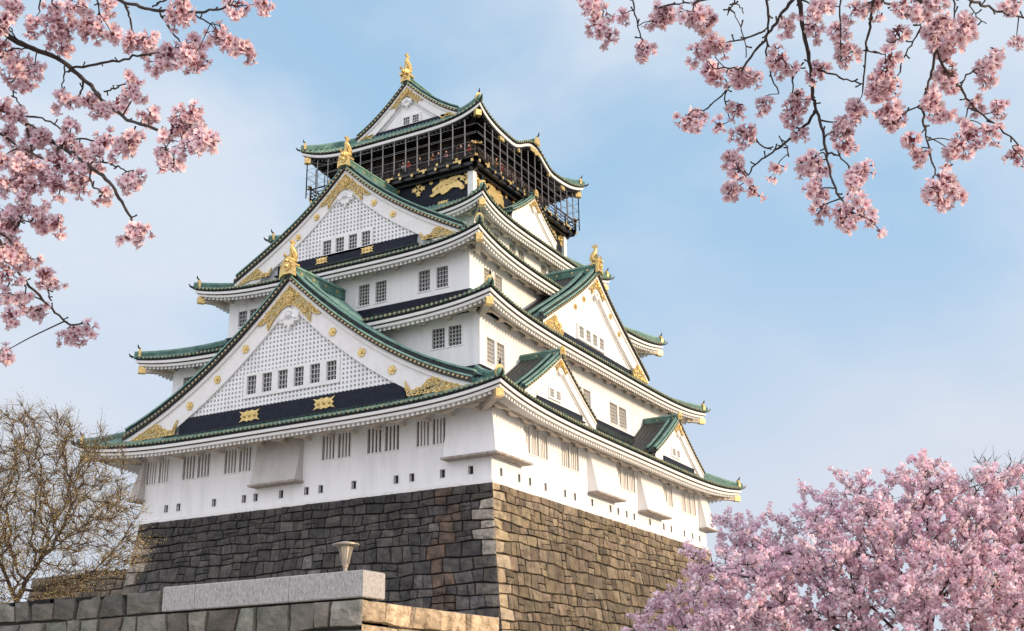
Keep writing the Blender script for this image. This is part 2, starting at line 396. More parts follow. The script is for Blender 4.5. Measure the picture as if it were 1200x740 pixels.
def window(parent, F, u0, u1, z0, z1, d, style, depth=.28, pale=False):
    """one opening: dark pane, frame and bars"""
    f = MB(); t = .06
    f.box(F, u0-t, u0+.02, d-.04, d+.03, z0-t, z1+t); f.box(F, u1-.02, u1+t, d-.04, d+.03, z0-t, z1+t)
    f.box(F, u0+.02, u1-.02, d-.04, d+.03, z1-.02, z1+t); f.box(F, u0-t*1.6, u1+t*1.6, d-.04, d+.07, z0-t*2, z0-t)
    wn = f.build('window', ['trim'], parent)
    p = MB(); p.quad(F(u0-.02, d-depth+.02, z0-.02), F(u1+.02, d-depth+.02, z0-.02), F(u1+.02, d-depth+.02, z1+.02), F(u0-.02, d-depth+.02, z1+.02))
    b = MB()
    if style == 'bars':
        n = 3; W = u1-u0
        for i in range(n):
            c = u0+W*(i+1)/(n+1); b.box(F, c-.075, c+.075, d-.16, d-.02, z0, z1)
        bm = 'trim'
    else:
        n = max(2, round((u1-u0)/.3)); m_ = max(3, round((z1-z0)/.33))
        for i in range(1, n): c = u0+(u1-u0)*i/n; b.box(F, c-.028, c+.028, d-.16, d-.09, z0, z1)
        for i in range(1, m_): c = z0+(z1-z0)*i/m_; b.box(F, u0, u1, d-.17, d-.1, c-.028, c+.028)
        bm = 'muntin'
    p.build('pane', ['shutter' if pale else 'glass' if style != 'bars' else 'dark'], wn); b.build('lattice', [bm], wn)
def pair(u0, u1, z0, z1, n=2, gap=.3):
    w_ = (u1-u0-gap*(n-1))/n
    return [(u0+i*(w_+gap), u0+i*(w_+gap)+w_, z0, z1) for i in range(n)]
walls = []
# first storey
spec = {}
S1 = []
for a, b in ((-16.5, -14.0), (-12.4, -9.45), (-7.85, -5.05), (2.1, 4.85), (6.4, 9.35), (10.9, 13.45)): S1 += pair(a, b, 3.25, 5.2)
loopS = [-13.94, -12.57, -8.72, -5.56, -4.35, -1.77, .73, 2.12, 5.26, 9.14, 10.54, 13.22, 15.63]
E1 = []
for a, b, n in ((-17.2, -13.1, 3), (-10.6, -7.5, 2), (-.1, 4.2, 3), (10.75, 13.3, 2), (15.7, 19.6, 3)): E1 += pair(a, b, 3.05, 5.15, n)
loopE = [-20.63, -17.89, -16.17, -13.62, -10.22, -8.43, -5.15, -1.47, .16, 1.96, 3.63, 7.28, 10.63, 12.54, 15.98, 18.26, 20.22]
def lo(us, z, w_=.42, h_=.62): return [(u-w_/2, u+w_/2, z-h_/2, z+h_/2) for u in us]
def storey(k, z0, z1, dS, dE, openS, openE, styles, loops=(None, None), cen=(0, 0)):
    mb = MB(); A, B = TW[k]
    for side, hw, hd, ops in (('S', A, B, openS+(loops[0] or [])), ('E', B, A, openE+(loops[1] or [])), ('N', A, B, []), ('W', B, A, [])):
        F = frame(side, *cen); wall_with_openings(F, -hw, hw, z0, z1, hd, ops, mb)
    wl = mb.build('wall', ['plaster'], CT)
    for side, hd, ops, lp, in (('S', B, openS, loops[0]), ('E', A, openE, loops[1])):
        F = frame(side, *cen)
        for o in ops: window(wl, F, *o, hd, styles, pale=(side == 'E'))
        for o in (lp or []):
            q = MB(); q.box(F, o[0]-.08, o[0]+.0, hd-.05, hd+.03, o[2]-.06, o[3]+.06); q.box(F, o[1]-.0, o[1]+.08, hd-.05, hd+.03, o[2]-.06, o[3]+.06)
            q.box(F, o[0], o[1], hd-.05, hd+.03, o[3], o[3]+.06); q.box(F, o[0], o[1], hd-.05, hd+.03, o[2]-.06, o[2])
            q.quad(F(o[0]-.02, hd-.26, o[2]-.02), F(o[1]+.02, hd-.26, o[2]-.02), F(o[1]+.02, hd-.26, o[3]+.02), F(o[0]-.02, hd-.26, o[3]+.02), 1)
            q.build('loophole', ['trim', 'dark'], wl)
    return wl
off = CEN[0]
w1 = storey(0, 0.0, 6.1, 0, 0, [(a-off[0], b-off[0], c, d) for a, b, c, d in S1], [(a-off[1], b-off[1], c, d) for a, b, c, d in E1], 'bars',
            (lo([u-off[0] for u in loopS], .97), lo([u-off[1] for u in loopE], .85, .38, .6)), off)
w2 = storey(1, 8.2, 13.6, 0, 0, pair(11.34, 14.05, 11.15, 12.75) + pair(-14.4, -11.8, 11.1, 12.7),
            pair(-19.6, -16.8, 9.75, 11.75)+pair(-4.4, -1.0, 9.7, 11.6)+pair(3.1, 6.9, 9.65, 11.6)[0:2]+pair(15.4, 18.4, 9.7, 11.6), 'grid')
w3 = storey(2, 15.8, 20.9, 0, 0, pair(-11.6, -9.3, 17.85, 19.3)+pair(1.7, 4.6, 17.45, 19.3, 2, .6)+pair(7.8, 10.7, 17.6, 19.4, 2, .6),
            pair(-14.9, -11.8, 18.0, 19.6, 2, .5)+pair(11.8, 14.9, 18.0, 19.6, 2, .5), 'grid')
w4 = storey(3, 23.2, 27.3, 0, 0, pair(3.6, 5.6, 25.1, 26.2)+pair(6.6, 8.6, 25.1, 26.2), pair(-9.3, -6.6, 24.9, 26.1, 2, .5)+pair(-4.6, -1.7, 24.9, 26.1, 2, .5)+pair(1.7, 4.6, 24.9, 26.1, 2, .5), 'grid')
# dark strips where walls meet the roof below
for k, z0, z1 in ((1, 8.6, 9.25), (2, 16.0, 16.95), (3, 23.4, 24.2)):
    mb = MB(); A, B = TW[k]
    for side in SIDES:
        hw, hd = (A, B) if side in 'SN' else (B, A)
        F = frame(side); e_ = .16 if side in 'SN' else -.1; mb.box(F, -hw-e_, hw+e_, hd-.1, hd+.16, z0, z1, 0)
        e_ = .4 if side in 'SN' else .157; mb.box(F, -hw-e_, hw+e_, hd+.163, hd+.4, z0-.35, z0+.12, 1)
    mb.build('base_strip', ['navy', 'darktile'], [w2, w3, w4][k-1])
# flared stone-drop bays
def bay(F, u0, u1, d, z0, z1, out_=.95, shaded=False, el_=0, er=0):
    b = MB()
    P = [F(u0-.05, d-.1, z0), F(u1+.05, d-.1, z0), F(u1+er, d+out_, z0), F(u0-el_, d+out_, z0)]
    T = [F(u0, d-.1, z1), F(u1, d-.1, z1), F(u1, d+.08, z1), F(u0, d+.08, z1)]
    b.hexa([P[3], P[2], P[1], P[0], T[3], T[2], T[1], T[0]], 0)
    o = b.build('stone_drop_bay', ['bayshade' if shaded else 'plaster'], w1)
    q = MB(); q.box(F, u0-.15-el_, u1+.15+er, d-.05, d+out_+.14, z0-.16, z0-.003); q.build('bay_sill', ['lip'], o)
FS = frame('S', *off); FE = frame('E', *off)
bay(FS, -4.2-off[0], .25-off[0], W1[1], 1.8, 5.9, shaded=True)
bay(FE, -5.95, -.75, W1[0], 1.65, 5.9); bay(FE, 4.6, 9.9, W1[0], 1.55, 5.9)
def corner_bay(sx, sy, lx, ly, mat_='plaster'):
    """wraps a corner of the first storey, flaring outwards"""
    b = MB(); A, B = W1; cx, cy = off; z0, z1, o_ = 1.95, 6.0, .85
    X, Y = cx+sx*A, cy+sy*B
    low = [(X+sx*o_, Y+sy*o_), (X-sx*lx, Y+sy*o_), (X-sx*lx, Y), (X, Y), (X, Y-sy*ly), (X+sx*o_, Y-sy*ly)]
    top_ = [(X+sx*.08, Y+sy*.08), (X-sx*lx, Y+sy*.08), (X-sx*lx, Y-sy*.1), (X-sx*.1, Y-sy*.1), (X-sx*.1, Y-sy*ly), (X+sx*.08, Y-sy*ly)]
    L = [(x, y, z0) for x, y in low]; T = [(x, y, z1) for x, y in top_]
    for i in range(6): b.quad(L[i], L[(i+1) % 6], T[(i+1) % 6], T[i])
    b.poly([L[0], L[1], L[2], L[3]]); b.poly([L[0], L[3], L[4], L[5]])
    o = b.build('stone_drop_bay', [mat_], w1)
    q = MB(); e = .14
    I = lambda u, d, z: (u, d, z)
    def bx(x0, x1, y0, y1): q.box(I, min(x0, x1), max(x0, x1), min(y0, y1), max(y0, y1), z0-.16, z0-.003)
    bx(X+sx*(o_+e), X-sx*(lx+e), Y, Y+sy*(o_+e)); bx(X, X+sx*(o_+e), Y-sy*(ly+e), Y-sy*.002)
    q.build('bay_sill', ['lip'], o)
corner_bay(1, -1, 3.6, 4.4); corner_bay(-1, -1, .1, 4.4, 'bayshade'); corner_bay(1, 1, 3.6, 1.9); corner_bay(-1, 1, 3.6, 4.4)
# plaster course at the foot of the wall
mb = MB()
for side in SIDES:
    hw, hd = (W1[0], W1[1]) if side in 'SN' else (W1[1], W1[0]); F = frame(side, *off)
    e_ = .12 if side in 'SN' else -.1; mb.box(F, -hw-e_, hw+e_, hd-.1, hd+.12, -.12, .12)
mb.build('foot_course', ['trim'], w1)

# ---- gilded ornaments
def filigree(F, pts, d, name, parent, dens=14, seed=1, boss=None, k=1.0, thick=.1):
    """plate of the given outline covered with curls and beads"""
    r_ = random.Random(seed); mb = MB(); mb.prism(F, pts, d, d+thick, 1)
    us = [p[0] for p in pts]; zs = [p[1] for p in pts]
    def inside(u, z):
        c = False; n = len(pts)
        for i in range(n):
            (a, b), (e, f) = pts[i], pts[(i+1) % n]
            if (b > z) != (f > z) and u < (e-a)*(z-b)/(f-b)+a: c = not c
        return c
    area = abs(sum(pts[i][0]*pts[(i+1) % len(pts)][1]-pts[(i+1) % len(pts)][0]*pts[i][1] for i in range(len(pts))))/2
    for _ in range(int(area*dens/k/k)):
        for _t in range(30):
            u, z = r_.uniform(min(us), max(us)), r_.uniform(min(zs), max(zs))
            if inside(u, z): break
        else: continue
        rr = r_.uniform(.1, .2)*k; a0 = r_.uniform(0, 6.28); sg = r_.choice((-1, 1))
        path = [F(u+rr*(1-j*.09)*math.cos(a0+sg*j*.75), d+thick+.03, z+rr*(1-j*.09)*math.sin(a0+sg*j*.75)) for j in range(8)]
        mb.tube(path, [.05*k*(1-j*.06) for j in range(8)], 4, 0)
        c = F(u, d+thick+.04, z); mb.ball(c, .06*k, 0, 5, 3)
    n = len(pts)
    for i in range(n):
        (a, b), (e, f) = pts[i], pts[(i+1) % n]
        mb.tube([F(a, d+thick, b), F(e, d+thick, f)], .045*k, 4, 0)
    if boss:
        u, z, rb = boss
        mb.prism(F, [(u+rb*math.cos(a*math.pi/8), z+rb*math.sin(a*math.pi/8)) for a in range(16)], d+thick, d+thick+.14, 0)
        for a in range(12): mb.ball(F(u+rb*.7*math.cos(a*math.pi/6), d+thick+.15, z+rb*.7*math.sin(a*math.pi/6)), rb*.2, 0, 5, 3)
        mb.ball(F(u, d+thick+.16, z), rb*.3, 0, 6, 4)
    return mb.build(name, ['gold', 'oldgold'], parent)
def flower(F, u, z, d, r_, parent, name='gold_stud', petals=6):
    mb = MB(); pts = []
    for i in range(petals*4):
        a = 2*math.pi*i/(petals*4); q = r_*(1 if i % 4 in (0, 1, 3) else .74); pts.append((u+q*math.cos(a), z+q*math.sin(a)))
    mb.prism(F, pts, d, d+.1, 0)
    mb.prism(F, [(u+r_*.38*math.cos(a), z+r_*.38*math.sin(a)) for a in np.linspace(0, 2*math.pi, 9)[:-1]], d+.1, d+.18, 0)
    return mb.build(name, ['gold'], parent)
def bow(F, u, z, d, w_, h_, parent, name='gold_plaque'):
    mb = MB()
    pts = [(-1, 1), (-.55, .72), (-.2, 1), (0, .78), (.2, 1), (.55, .72), (1, 1), (.72, .35), (.9, 0), (.72, -.35), (1, -1), (.55, -.72), (.2, -1), (0, -.78), (-.2, -1), (-.55, -.72), (-1, -1), (-.72, -.35), (-.9, 0), (-.72, .35)]
    mb.prism(F, [(u+a*w_, z+b*h_) for a, b in pts], d, d+.06, 0)
    for a in (-.5, 0, .5): mb.ball(F(u+a*w_, d+.07, z), h_*.35, 0, 6, 4)
    return mb.build(name, ['gold'], parent)
def fish(F, u, d, z, h_, parent):
    """gilded dolphin-like roof fish: head on the ridge, tail in the air"""
    mb = MB(); k = h_/2.6
    # body bends in the u/d plane of the ridge; face outwards
    path = [(0, .75, .28), (0, .35, .42), (0, -.05, .62), (0, -.2, 1.0), (0, -.12, 1.4), (0, .08, 1.75), (0, .12, 2.05), (0, .02, 2.25)]
    rad = [.24, .42, .5, .46, .36, .26, .16, .08]
    P = [F(u+a*k, d+b*k, z+c*k) for a, b, c in path]
    mb.tube(P, [q*k for q in rad], 10, 0)
    def fin(pts, th=.06):
        # pts in (d, z) plane, thickness along u
        n = len(pts); a = [F(u-th, d+p[0]*k, z+p[1]*k) for p in pts]; b = [F(u+th, d+p[0]*k, z+p[1]*k) for p in pts]
        mb.poly(a); mb.poly(list(reversed(b)))
        for i in range(n): mb.quad(a[i], b[i], b[(i+1) % n], a[(i+1) % n])
    fin([(0, 2.1), (.45, 2.35), (.3, 2.55), (.12, 2.45), (.02, 2.75), (-.12, 2.45), (-.4, 2.6), (-.35, 2.3), (-.1, 2.1)])
    fin([(-.55, .5), (-.85, .75), (-.62, .85), (-.82, 1.15), (-.55, 1.15), (-.6, 1.5), (-.38, 1.4), (-.3, 1.7), (0, 1.6), (-.2, .6)])
    for sg in (-1, 1):
        for pts in ([(.3, .5), (.75, .95), (.5, 1.0), (.55, 1.25), (.2, 1.05), (.05, .7)],):
            a = [F(u+sg*(.34+.28*(p[1]-.5))*k, d+p[0]*k, z+p[1]*k) for p in pts]; mb.poly(a); mb.poly([F(u+sg*(.44+.28*(p[1]-.5))*k, d+p[0]*k, z+p[1]*k) for p in reversed(pts)])
        mb.ball(F(u+sg*.24*k, d+.55*k, z+.55*k), .11*k, 0, 6, 4)
    mb.ball(F(u, d+.85*k, z+.22*k), .2*k, 0, 8, 5)
    mb.box(F, u-.5*k, u+.5*k, d-.6*k, d+.75*k, z-.1*k, z+.12*k, 0)
    return mb.build('roof_fish', ['gold'], parent, smooth=False)

# ---- gables
def gable(side, c, d0, prof, dback, zbase, k=1.0, win=None, band=None, lattice=False, fish_h=0, ridge=True, board=2.1, name='gable', studs=0, dark_back=False, cz=(0, 0), orn=1.0, ridgeback=None, shadowed=False):
    F0 = frame(side, *cz)
    F = lambda u, d, z: F0(c+u, d, z)
    px = [p[0] for p in prof]; pz = [p[1] for p in prof]
    # smooth the profile
    xs = np.linspace(0, px[-1], 15)
    cf = np.polyfit(px, pz, min(3, len(px)-1)); zz = np.polyval(cf, xs)
    pr = [(float(a), float(b)) for a, b in zip(xs, zz)]
    def zat(u): return float(np.interp(abs(u), xs, zz))
    zap = pr[0][1]; up = .42*k; umax = px[-1]
    G = MB()   # panel
    pan = [(-u, z-.3) for u, z in reversed(pr)]+[(u, z-.3) for u, z in pr[1:]]
    dp = d0-.32*k
    G.poly([F(-umax, dp, zbase-1.0)] + [F(u, dp, z) for u, z in pan] + [F(umax, dp, zbase-1.0)], 0)
    gb = G.build(name, ['shade' if lattice else 'plaster'], CT)
    # roof slopes + ribs
    S = MB()
    for sg in (-1, 1):
        S.grid([[F(sg*u, d, z+up) for u, z in pr] for d in (d0+.45*k, dback)], 0)
        S.grid([[F(sg*u, d, z+.02) for u, z in pr] for d in (d0+.4*k, dback)], 2)
        S.grid([[F(sg*u, d0+.45*k, z+q) for u, z in pr] for q in (.02, up)], 2)
        S.quad(F(sg*umax, d0+.45*k, pr[-1][1]+up), F(sg*umax, dback, pr[-1][1]+up), F(sg*umax, dback, pr[-1][1]+.0), F(sg*umax, d0+.45*k, pr[-1][1]), 0)
        d = d0+.3*k; i = 0
        while d > dback:
            rows = [[F(sg*u, d+dd, z+up+hh) for u, z in pr] for dd, hh in ((-.09, 0), (0, .13), (.09, 0))]
            S.grid(rows, 3 if shadowed and d < d0-1.7*k else 1); d -= .43; i += 1
    # raised rolls following the slope near the edge
    for dd in (d0-.05*k, d0-1.45*k):
        rl = MB()
        for sg in (-1, 1):
            for (w_, a, b, mm) in ((.17*k, up, up+.5*k, 0), (.26*k, up+.5*k, up+.66*k, 1)):
                lo_ = [[F(sg*u, dd+x, z+y) for u, z in pr] for x, y in ((-w_, a), (-w_, b), (w_, b), (w_, a))]
                rl.grid(lo_, mm)
                u, z = pr[-1]; rl.quad(F(sg*u, dd-w_, z+a), F(sg*u, dd-w_, z+b), F(sg*u, dd+w_, z+b), F(sg*u, dd+w_, z+a), mm)
        rl.build('descending_ridge', ['darktile', 'greenlite'], gb)
    te = S
    L = 0; arc = [0]
    for a, b in zip(pr[:-1], pr[1:]): arc.append(arc[-1]+math.hypot(b[0]-a[0], b[1]-a[1]))
    n = int(arc[-1]/.40)
    for sg in (-1, 1):
        for i in range(1, n):
            q = arc[-1]*i/n; u = float(np.interp(q, arc, xs)); z = zat(u)+up*.55
            te.prism(F, [(sg*u+.095*math.cos(a*math.pi/4), z+.095*math.sin(a*math.pi/4)) for a in range(8)], d0+.4*k, d0+.52*k+.03, 4)
    S.build('gable_roof', ['shadetile' if shadowed else 'green', 'greenlite', 'black', 'shadetile', 'oldgold'], gb)
    # white boards
    bd = MB()
    def strip(z0, z1, dd, dth, m):
        for sg in (-1, 1):
            P = [[F(sg*u, dd-dth, z+z0) for u, z in pr], [F(sg*u, dd, z+z0) for u, z in pr], [F(sg*u, dd, max(z+z1, zbase-.3)) for u, z in pr], [F(sg*u, dd-dth, max(z+z1, zbase-.3)) for u, z in pr]]
            bd.grid(P, m)
    strip(.0, -.36*k, d0+.25*k, .5, 0); strip(-.36*k, -board, d0+.08*k, .35, 0)
    bd.build('bargeboard', ['trim'], gb)
    if studs:
        for sg in (-1, 1):
            for i in range(studs):
                u = umax*(.255+.165*i)*1.0; flower(F, sg*u, zat(u)-.36*k-(board-.36*k)*.5, d0+.08*k, .36*k, gb)
    # inner area
    def zin(u): return zat(u)-board
    # base band
    if band:
        z0, z1, ub = band
        b = MB(); b.box(F, -ub, ub, dp, d0-.02, z0, z1, 0); b.box(F, -ub-.3, ub+.3, dp, d0+.1, z0-.12, z0, 1); bb = b.build('base_band', ['navy', 'darktile'], gb)
        nb = 2 if side == 'S' and ub > 5 else 0
        for i in range(nb):
            u = -ub+ub*2*(i+.5)/nb if nb > 2 else (-ub*.33 if i == 0 else ub*.33)
            bow(F, u, (z0+z1)/2, d0-.02, (z1-z0)*.78, (z1-z0)*.34, gb)
        zb = z1
    else: zb = zbase
    wins = []
    if win:
        a, b_, z0, z1, nn, gp = win
        w_ = (b_-a-gp*(nn-1))/nn
        wins = [(a+i*(w_+gp), a+i*(w_+gp)+w_, z0, z1) for i in range(nn)]
        fr = MB(); dd = d0-.02
        fr.box(F, a-.32*k, b_+.32*k, dp-.02, dd, z0-.3*k, z0, 0); fr.box(F, a-.32*k, b_+.32*k, dp-.02, dd, z1, z1+.22*k, 0)
        edges = [a-.32*k]+[x for w0 in wins for x in (w0[0], w0[1])]+[b_+.32*k]
        for i in range(0, len(edges), 2): fr.box(F, edges[i], edges[i+1], dp-.02, dd, z0, z1, 0)
        fr.build('window_surround', ['trim'], gb)
        for (u0, u1, a_, b2) in wins:
            pn = MB(); pn.quad(F(u0-.01, dp+.03, a_), F(u1+.01, dp+.03, a_), F(u1+.01, dp+.03, b2), F(u0-.01, dp+.03, b2)); 
            wo = pn.build('window_pane', ['glass' if side == 'S' else 'shutter'], gb)
            n_ = 3; m_ = max(3, round((b2-a_)/.35))
            bz = MB()
            for i in range(1, n_): x = u0+(u1-u0)*i/n_; bz.box(F, x-.03, x+.03, dp+.08, dp+.15, a_, b2, 0)
            for i in range(1, m_): x = a_+(b2-a_)*i/m_; bz.box(F, u0, u1, dp+.06, dp+.14, x-.03, x+.03, 0)
            for q in bz.f: pass
            n0 = len(pn.v)
            o = bz.build('window_lattice', ['muntin'], gb)
    if lattice:
        lt = MB(); st = .37; hwid = .085
        umx = umax
        def blocked(u, z): return win and (win[0]-.3 < u < win[1]+.3 and win[2]-.3 < z < win[3]+.22)
        u = -math.floor(umax/st)*st
        while u < umax:
            zt_ = zin(u)+.1
            if zt_ > zb+.1:
                segs = [(zb, zt_)]
                if win and win[0]-.3 < u < win[1]+.3: segs = [(zb, win[2]-.3), (win[3]+.2, zt_)]
                for s0, s1 in segs:
                    if s1 > s0+.05: lt.box(F, u-hwid, u+hwid, dp, dp+.2, s0, s1, 0)
            u += st
        z = zb+st*.5
        while z < zap-board:
            ue = float(np.interp(-(z-.1), [-(q-board) for q in zz], xs))
            segs = [(-ue, ue)]
            if win and win[2]-.3 < z < win[3]+.2: segs = [(-ue, win[0]-.3), (win[1]+.3, ue)]
            for s0, s1 in segs:
                if s1 > s0: lt.box(F, s0, s1, dp, dp+.17, z-hwid, z+hwid, 0)
            z += st
        lt.build('panel_lattice', ['plaster'], gb)
    else:
        # shallow raised moulding that follows the bargeboard
        ml = MB()
        for sg in (-1, 1):
            P = []
            for u, z in pr:
                if z-board-.45*k > zb: P.append((sg*u, z-board-.4*k))
            if len(P) > 2:
                P2 = [(u, z-.1*k) for u, z in P]
                ml.grid([[F(u, dp+x, z) for u, z in Q] for Q, x in ((P, 0), (P, .1), (P2, .1), (P2, 0))], 0)
        if ml.v: ml.build('panel_moulding', ['trim'], gb)
    # apex ornament
    if side == 'E': orn = .72
    s = k*orn; za = zap-.45*k
    slope = (zat(0)-zat(3*s))/(3*s)
    up_pts = [(0, za), (3.0*s, za-3.0*s*slope*.97)]
    rt = [(0, za), (1.5*s, za-1.5*s*slope), (3.1*s, za-3.1*s*slope), (2.75*s, za-3.1*s*slope-.05*s), (2.4*s, za-2.45*s), (2.05*s, za-2.35*s), (1.95*s, za-3.3*s), (1.55*s, za-2.9*s), (1.35*s, za-2.75*s), (1.0*s, za-2.2*s), (.6*s, za-1.95*s)]
    rt = [(0, za), (1.7*s, za-1.7*s*slope), (3.2*s, za-3.2*s*slope), (2.7*s, za-3.2*s*slope+.02*s), (2.2*s, za-2.2*s*slope-.55*s), (2.15*s, za-2.2*s*slope-1.45*s), (1.75*s, za-1.75*s*slope-1.3*s), (1.3*s, za-1.3*s*slope-1.15*s), (.8*s, za-.8*s*slope-1.15*s), (.3*s, za-1.65*s)]
    pts = rt+[(-u, z) for u, z in reversed(rt[1:])]
    filigree(F, pts, d0+.1*k, 'apex_ornament', gb, 15, 3, boss=(0, za-1.0*s, .48*s), k=s)
    # white pendant below it
    wp = MB(); zc = za-2.6*s
    sh = [(0, .75), (.5, .45), (.95, .2), (.8, -.15), (.9, -.5), (.5, -.45), (.35, -.8), (.15, -.7), (0, -1.25)]
    sh = sh+[(-a, b) for a, b in reversed(sh[1:-1])]
    wp.prism(F, [(a*s*1.1, zc+b*s) for a, b in sh], dp+.05, d0+.2*k, 0)
    wp.prism(F, [(.36*s*math.cos(a), zc+.1*s+.36*s*math.sin(a)) for a in np.linspace(0, 2*math.pi, 13)[:-1]], d0+.2*k, d0+.27*k, 1)
    wp.ball(F(0, d0+.27*k, zc+.1*s), .2*s, 0, 8, 5)
    for sg in (-1, 1):
        wp.tube([F(sg*(.3+.25*j)*s, d0+.2*k, zc+(.05-.12*j-.1*(j % 2))*s) for j in range(4)], [.1*s, .12*s, .1*s, .04*s], 5, 0)
    wp.build('white_pendant', ['trim', 'shade'], gb)
    # lower corner ornaments
    for sg in (-1, 1):
        if side == 'E' and k < .6: continue
        ue = umax*.985; uu = umax*.62; zl = zbase if not band else band[0]+.05
        base_ = max(zbase, pr[-1][1]-.55*k)
        P = [(ue, zat(ue)-.36*k-.05)]+[(umax*q, zat(umax*q)-.4*k) for q in (.92, .86, .8)]
        P += [(umax*.77, zat(umax*.8)-.55*k), (umax*.74, zat(umax*.8)-1.05*k), (umax*.69, zat(umax*.8)-1.15*k), (umax*.70, zat(umax*.8)-1.6*k), (umax*.655, (band[1]-.05 if band else base_+.3)), (umax*.67, (band[0]+.1 if band else base_)), (umax*.85, (band[0]+.1 if band else base_))]
        P = [(sg*u, max(z, base_-.15)) for u, z in P]
        if sg < 0: P = list(reversed(P))
        filigree(F, P, d0+.1*k, 'corner_gilding', gb, 15, 5+sg, k=k)
    # ridge
    if ridge:
        rb = dback if ridgeback is None else ridgeback
        r_ = MB(); r_.box(F, -.3*k, .3*k, rb, d0+.4*k, zap+up-.1, zap+up+.7*k, 0); r_.box(F, -.38*k, .38*k, rb, d0+.42*k, zap+up+.7*k, zap+up+.82*k, 1)
        r_.tube([F(0, rb, zap+up+.92*k), F(0, d0+.45*k, zap+up+.92*k)], .17*k, 6, 1)
        dd = d0-.8*k
        while dd > rb+.5:
            for sg in (-1, 1):
                P = [F(sg*.3*k, dd+.13*k*math.cos(a*math.pi/3), zap+up+.35*k+.13*k*math.sin(a*math.pi/3)) for a in range(6)]
                P2 = [F(sg*.36*k, dd+.13*k*math.cos(a*math.pi/3), zap+up+.35*k+.13*k*math.sin(a*math.pi/3)) for a in range(6)]
                r_.grid([P, P2], 2, True); r_.poly(P2, 2)
            dd -= 1.6
        r_.build('main_ridge', ['green', 'greenlite', 'gold'], gb)
        o_ = MB(); zr = zap+up-.25*k; de = d0+.42*k
        o_.prism(F, [(-.75*k, zr), (-.35*k, zr+.25*k), (.35*k, zr+.25*k), (.75*k, zr), (.72*k, zr+.55*k), (.62*k, zr+1.15*k), (.4*k, zr+1.5*k), (0, zr+1.62*k), (-.4*k, zr+1.5*k), (-.62*k, zr+1.15*k), (-.72*k, zr+.55*k)], de, de+.3*k, 0)
        o_.prism(F, [(.4*k*math.cos(a), zr+.9*k+.4*k*math.sin(a)) for a in np.linspace(0, 2*math.pi, 13)[:-1]], de+.3*k, de+.4*k, 0)
        o_.ball(F(0, de+.4*k, zr+.9*k), .22*k, 0, 8, 5)
        for a in range(10): o_.ball(F(.55*k*math.cos(math.pi*a/9), de+.31*k, zr+.9*k+.5*k*math.sin(math.pi*a/9)), .09*k, 0, 5, 3)
        o_.build('ridge_end_tile', ['gold'], gb)
        if fish_h: fish(F, 0, d0+.1*k, zap+up+.95*k, fish_h, gb)
    return gb

g1 = gable('S', 0, 24.0, [(0, 17.9), (2.55, 15.6), (5.6, 13.05), (8.4, 11.15), (11.2, 9.45), (13.9, 8.0), (17.2, 6.75)], 16.9, 6.6, 1.0,
           win=(-4.2, 4.75, 8.95, 10.5, 6, .62), band=(6.5, 7.85, 11.2), lattice=True, fish_h=2.2, studs=3, board=2.15)
g3 = gable('S', 0, 17.1, [(0, 30.6), (2.56, 28.25), (5.6, 25.9), (8.4, 24.2), (12.2, 22.1)], 9.0, 21.9, .85,
           win=(-2.4, 2.68, 22.98, 24.3, 4, .5), band=(22.05, 22.93, 7.4), lattice=True, fish_h=2.2, studs=2, board=1.75)
P5 = [(0, 43.9), (2.1, 41.85), (4.2, 40.2), (6.0, 39.15)]
g5 = gable('S', 0, 7.6, P5, 0.0, 39.1, .7, win=(-.45, 1.35, 39.55, 40.35, 2, .35), band=(39.05, 39.5, 3.9), fish_h=2.5, studs=0, board=1.15, orn=.85)
g5n = gable('N', 0, 7.6, P5, 0.0, 39.1, .7, band=(39.05, 39.5, 3.9), fish_h=2.5, board=1.15, orn=.85)
h2 = gable('E', 0, 16.15, [(0, 22.9), (2.4, 21.0), (6.4, 18.35), (11.3, 15.35)], 9.0, 15.2, .8,
           win=(-3.8, 1.4, 15.95, 17.0, 4, .5), band=(14.95, 15.55, 7.6), fish_h=2.0, studs=2, board=1.6, shadowed=True)
s1 = gable('E', -14.15, 19.2, [(0, 10.9), (2.6, 9.1), (6.25, 6.85)], 15.2, 6.6, .5, win=(-1.8, 0.0, 7.35, 8.0, 2, .4), band=(6.5, 6.95, 3.9), board=.95, shadowed=True)
s2 = gable('E', 11.1, 19.2, [(0, 10.85), (2.6, 9.0), (6.25, 6.75)], 15.2, 6.5, .5, win=(-1.6, .2, 7.3, 7.95, 2, .4), band=(6.4, 6.85, 3.9), board=.95, shadowed=True)
r4 = gable('E', 0, 9.9, [(0, 32.2), (2.0, 30.7), (4.6, 29.1)], 8.45, 28.6, .5, board=.85)

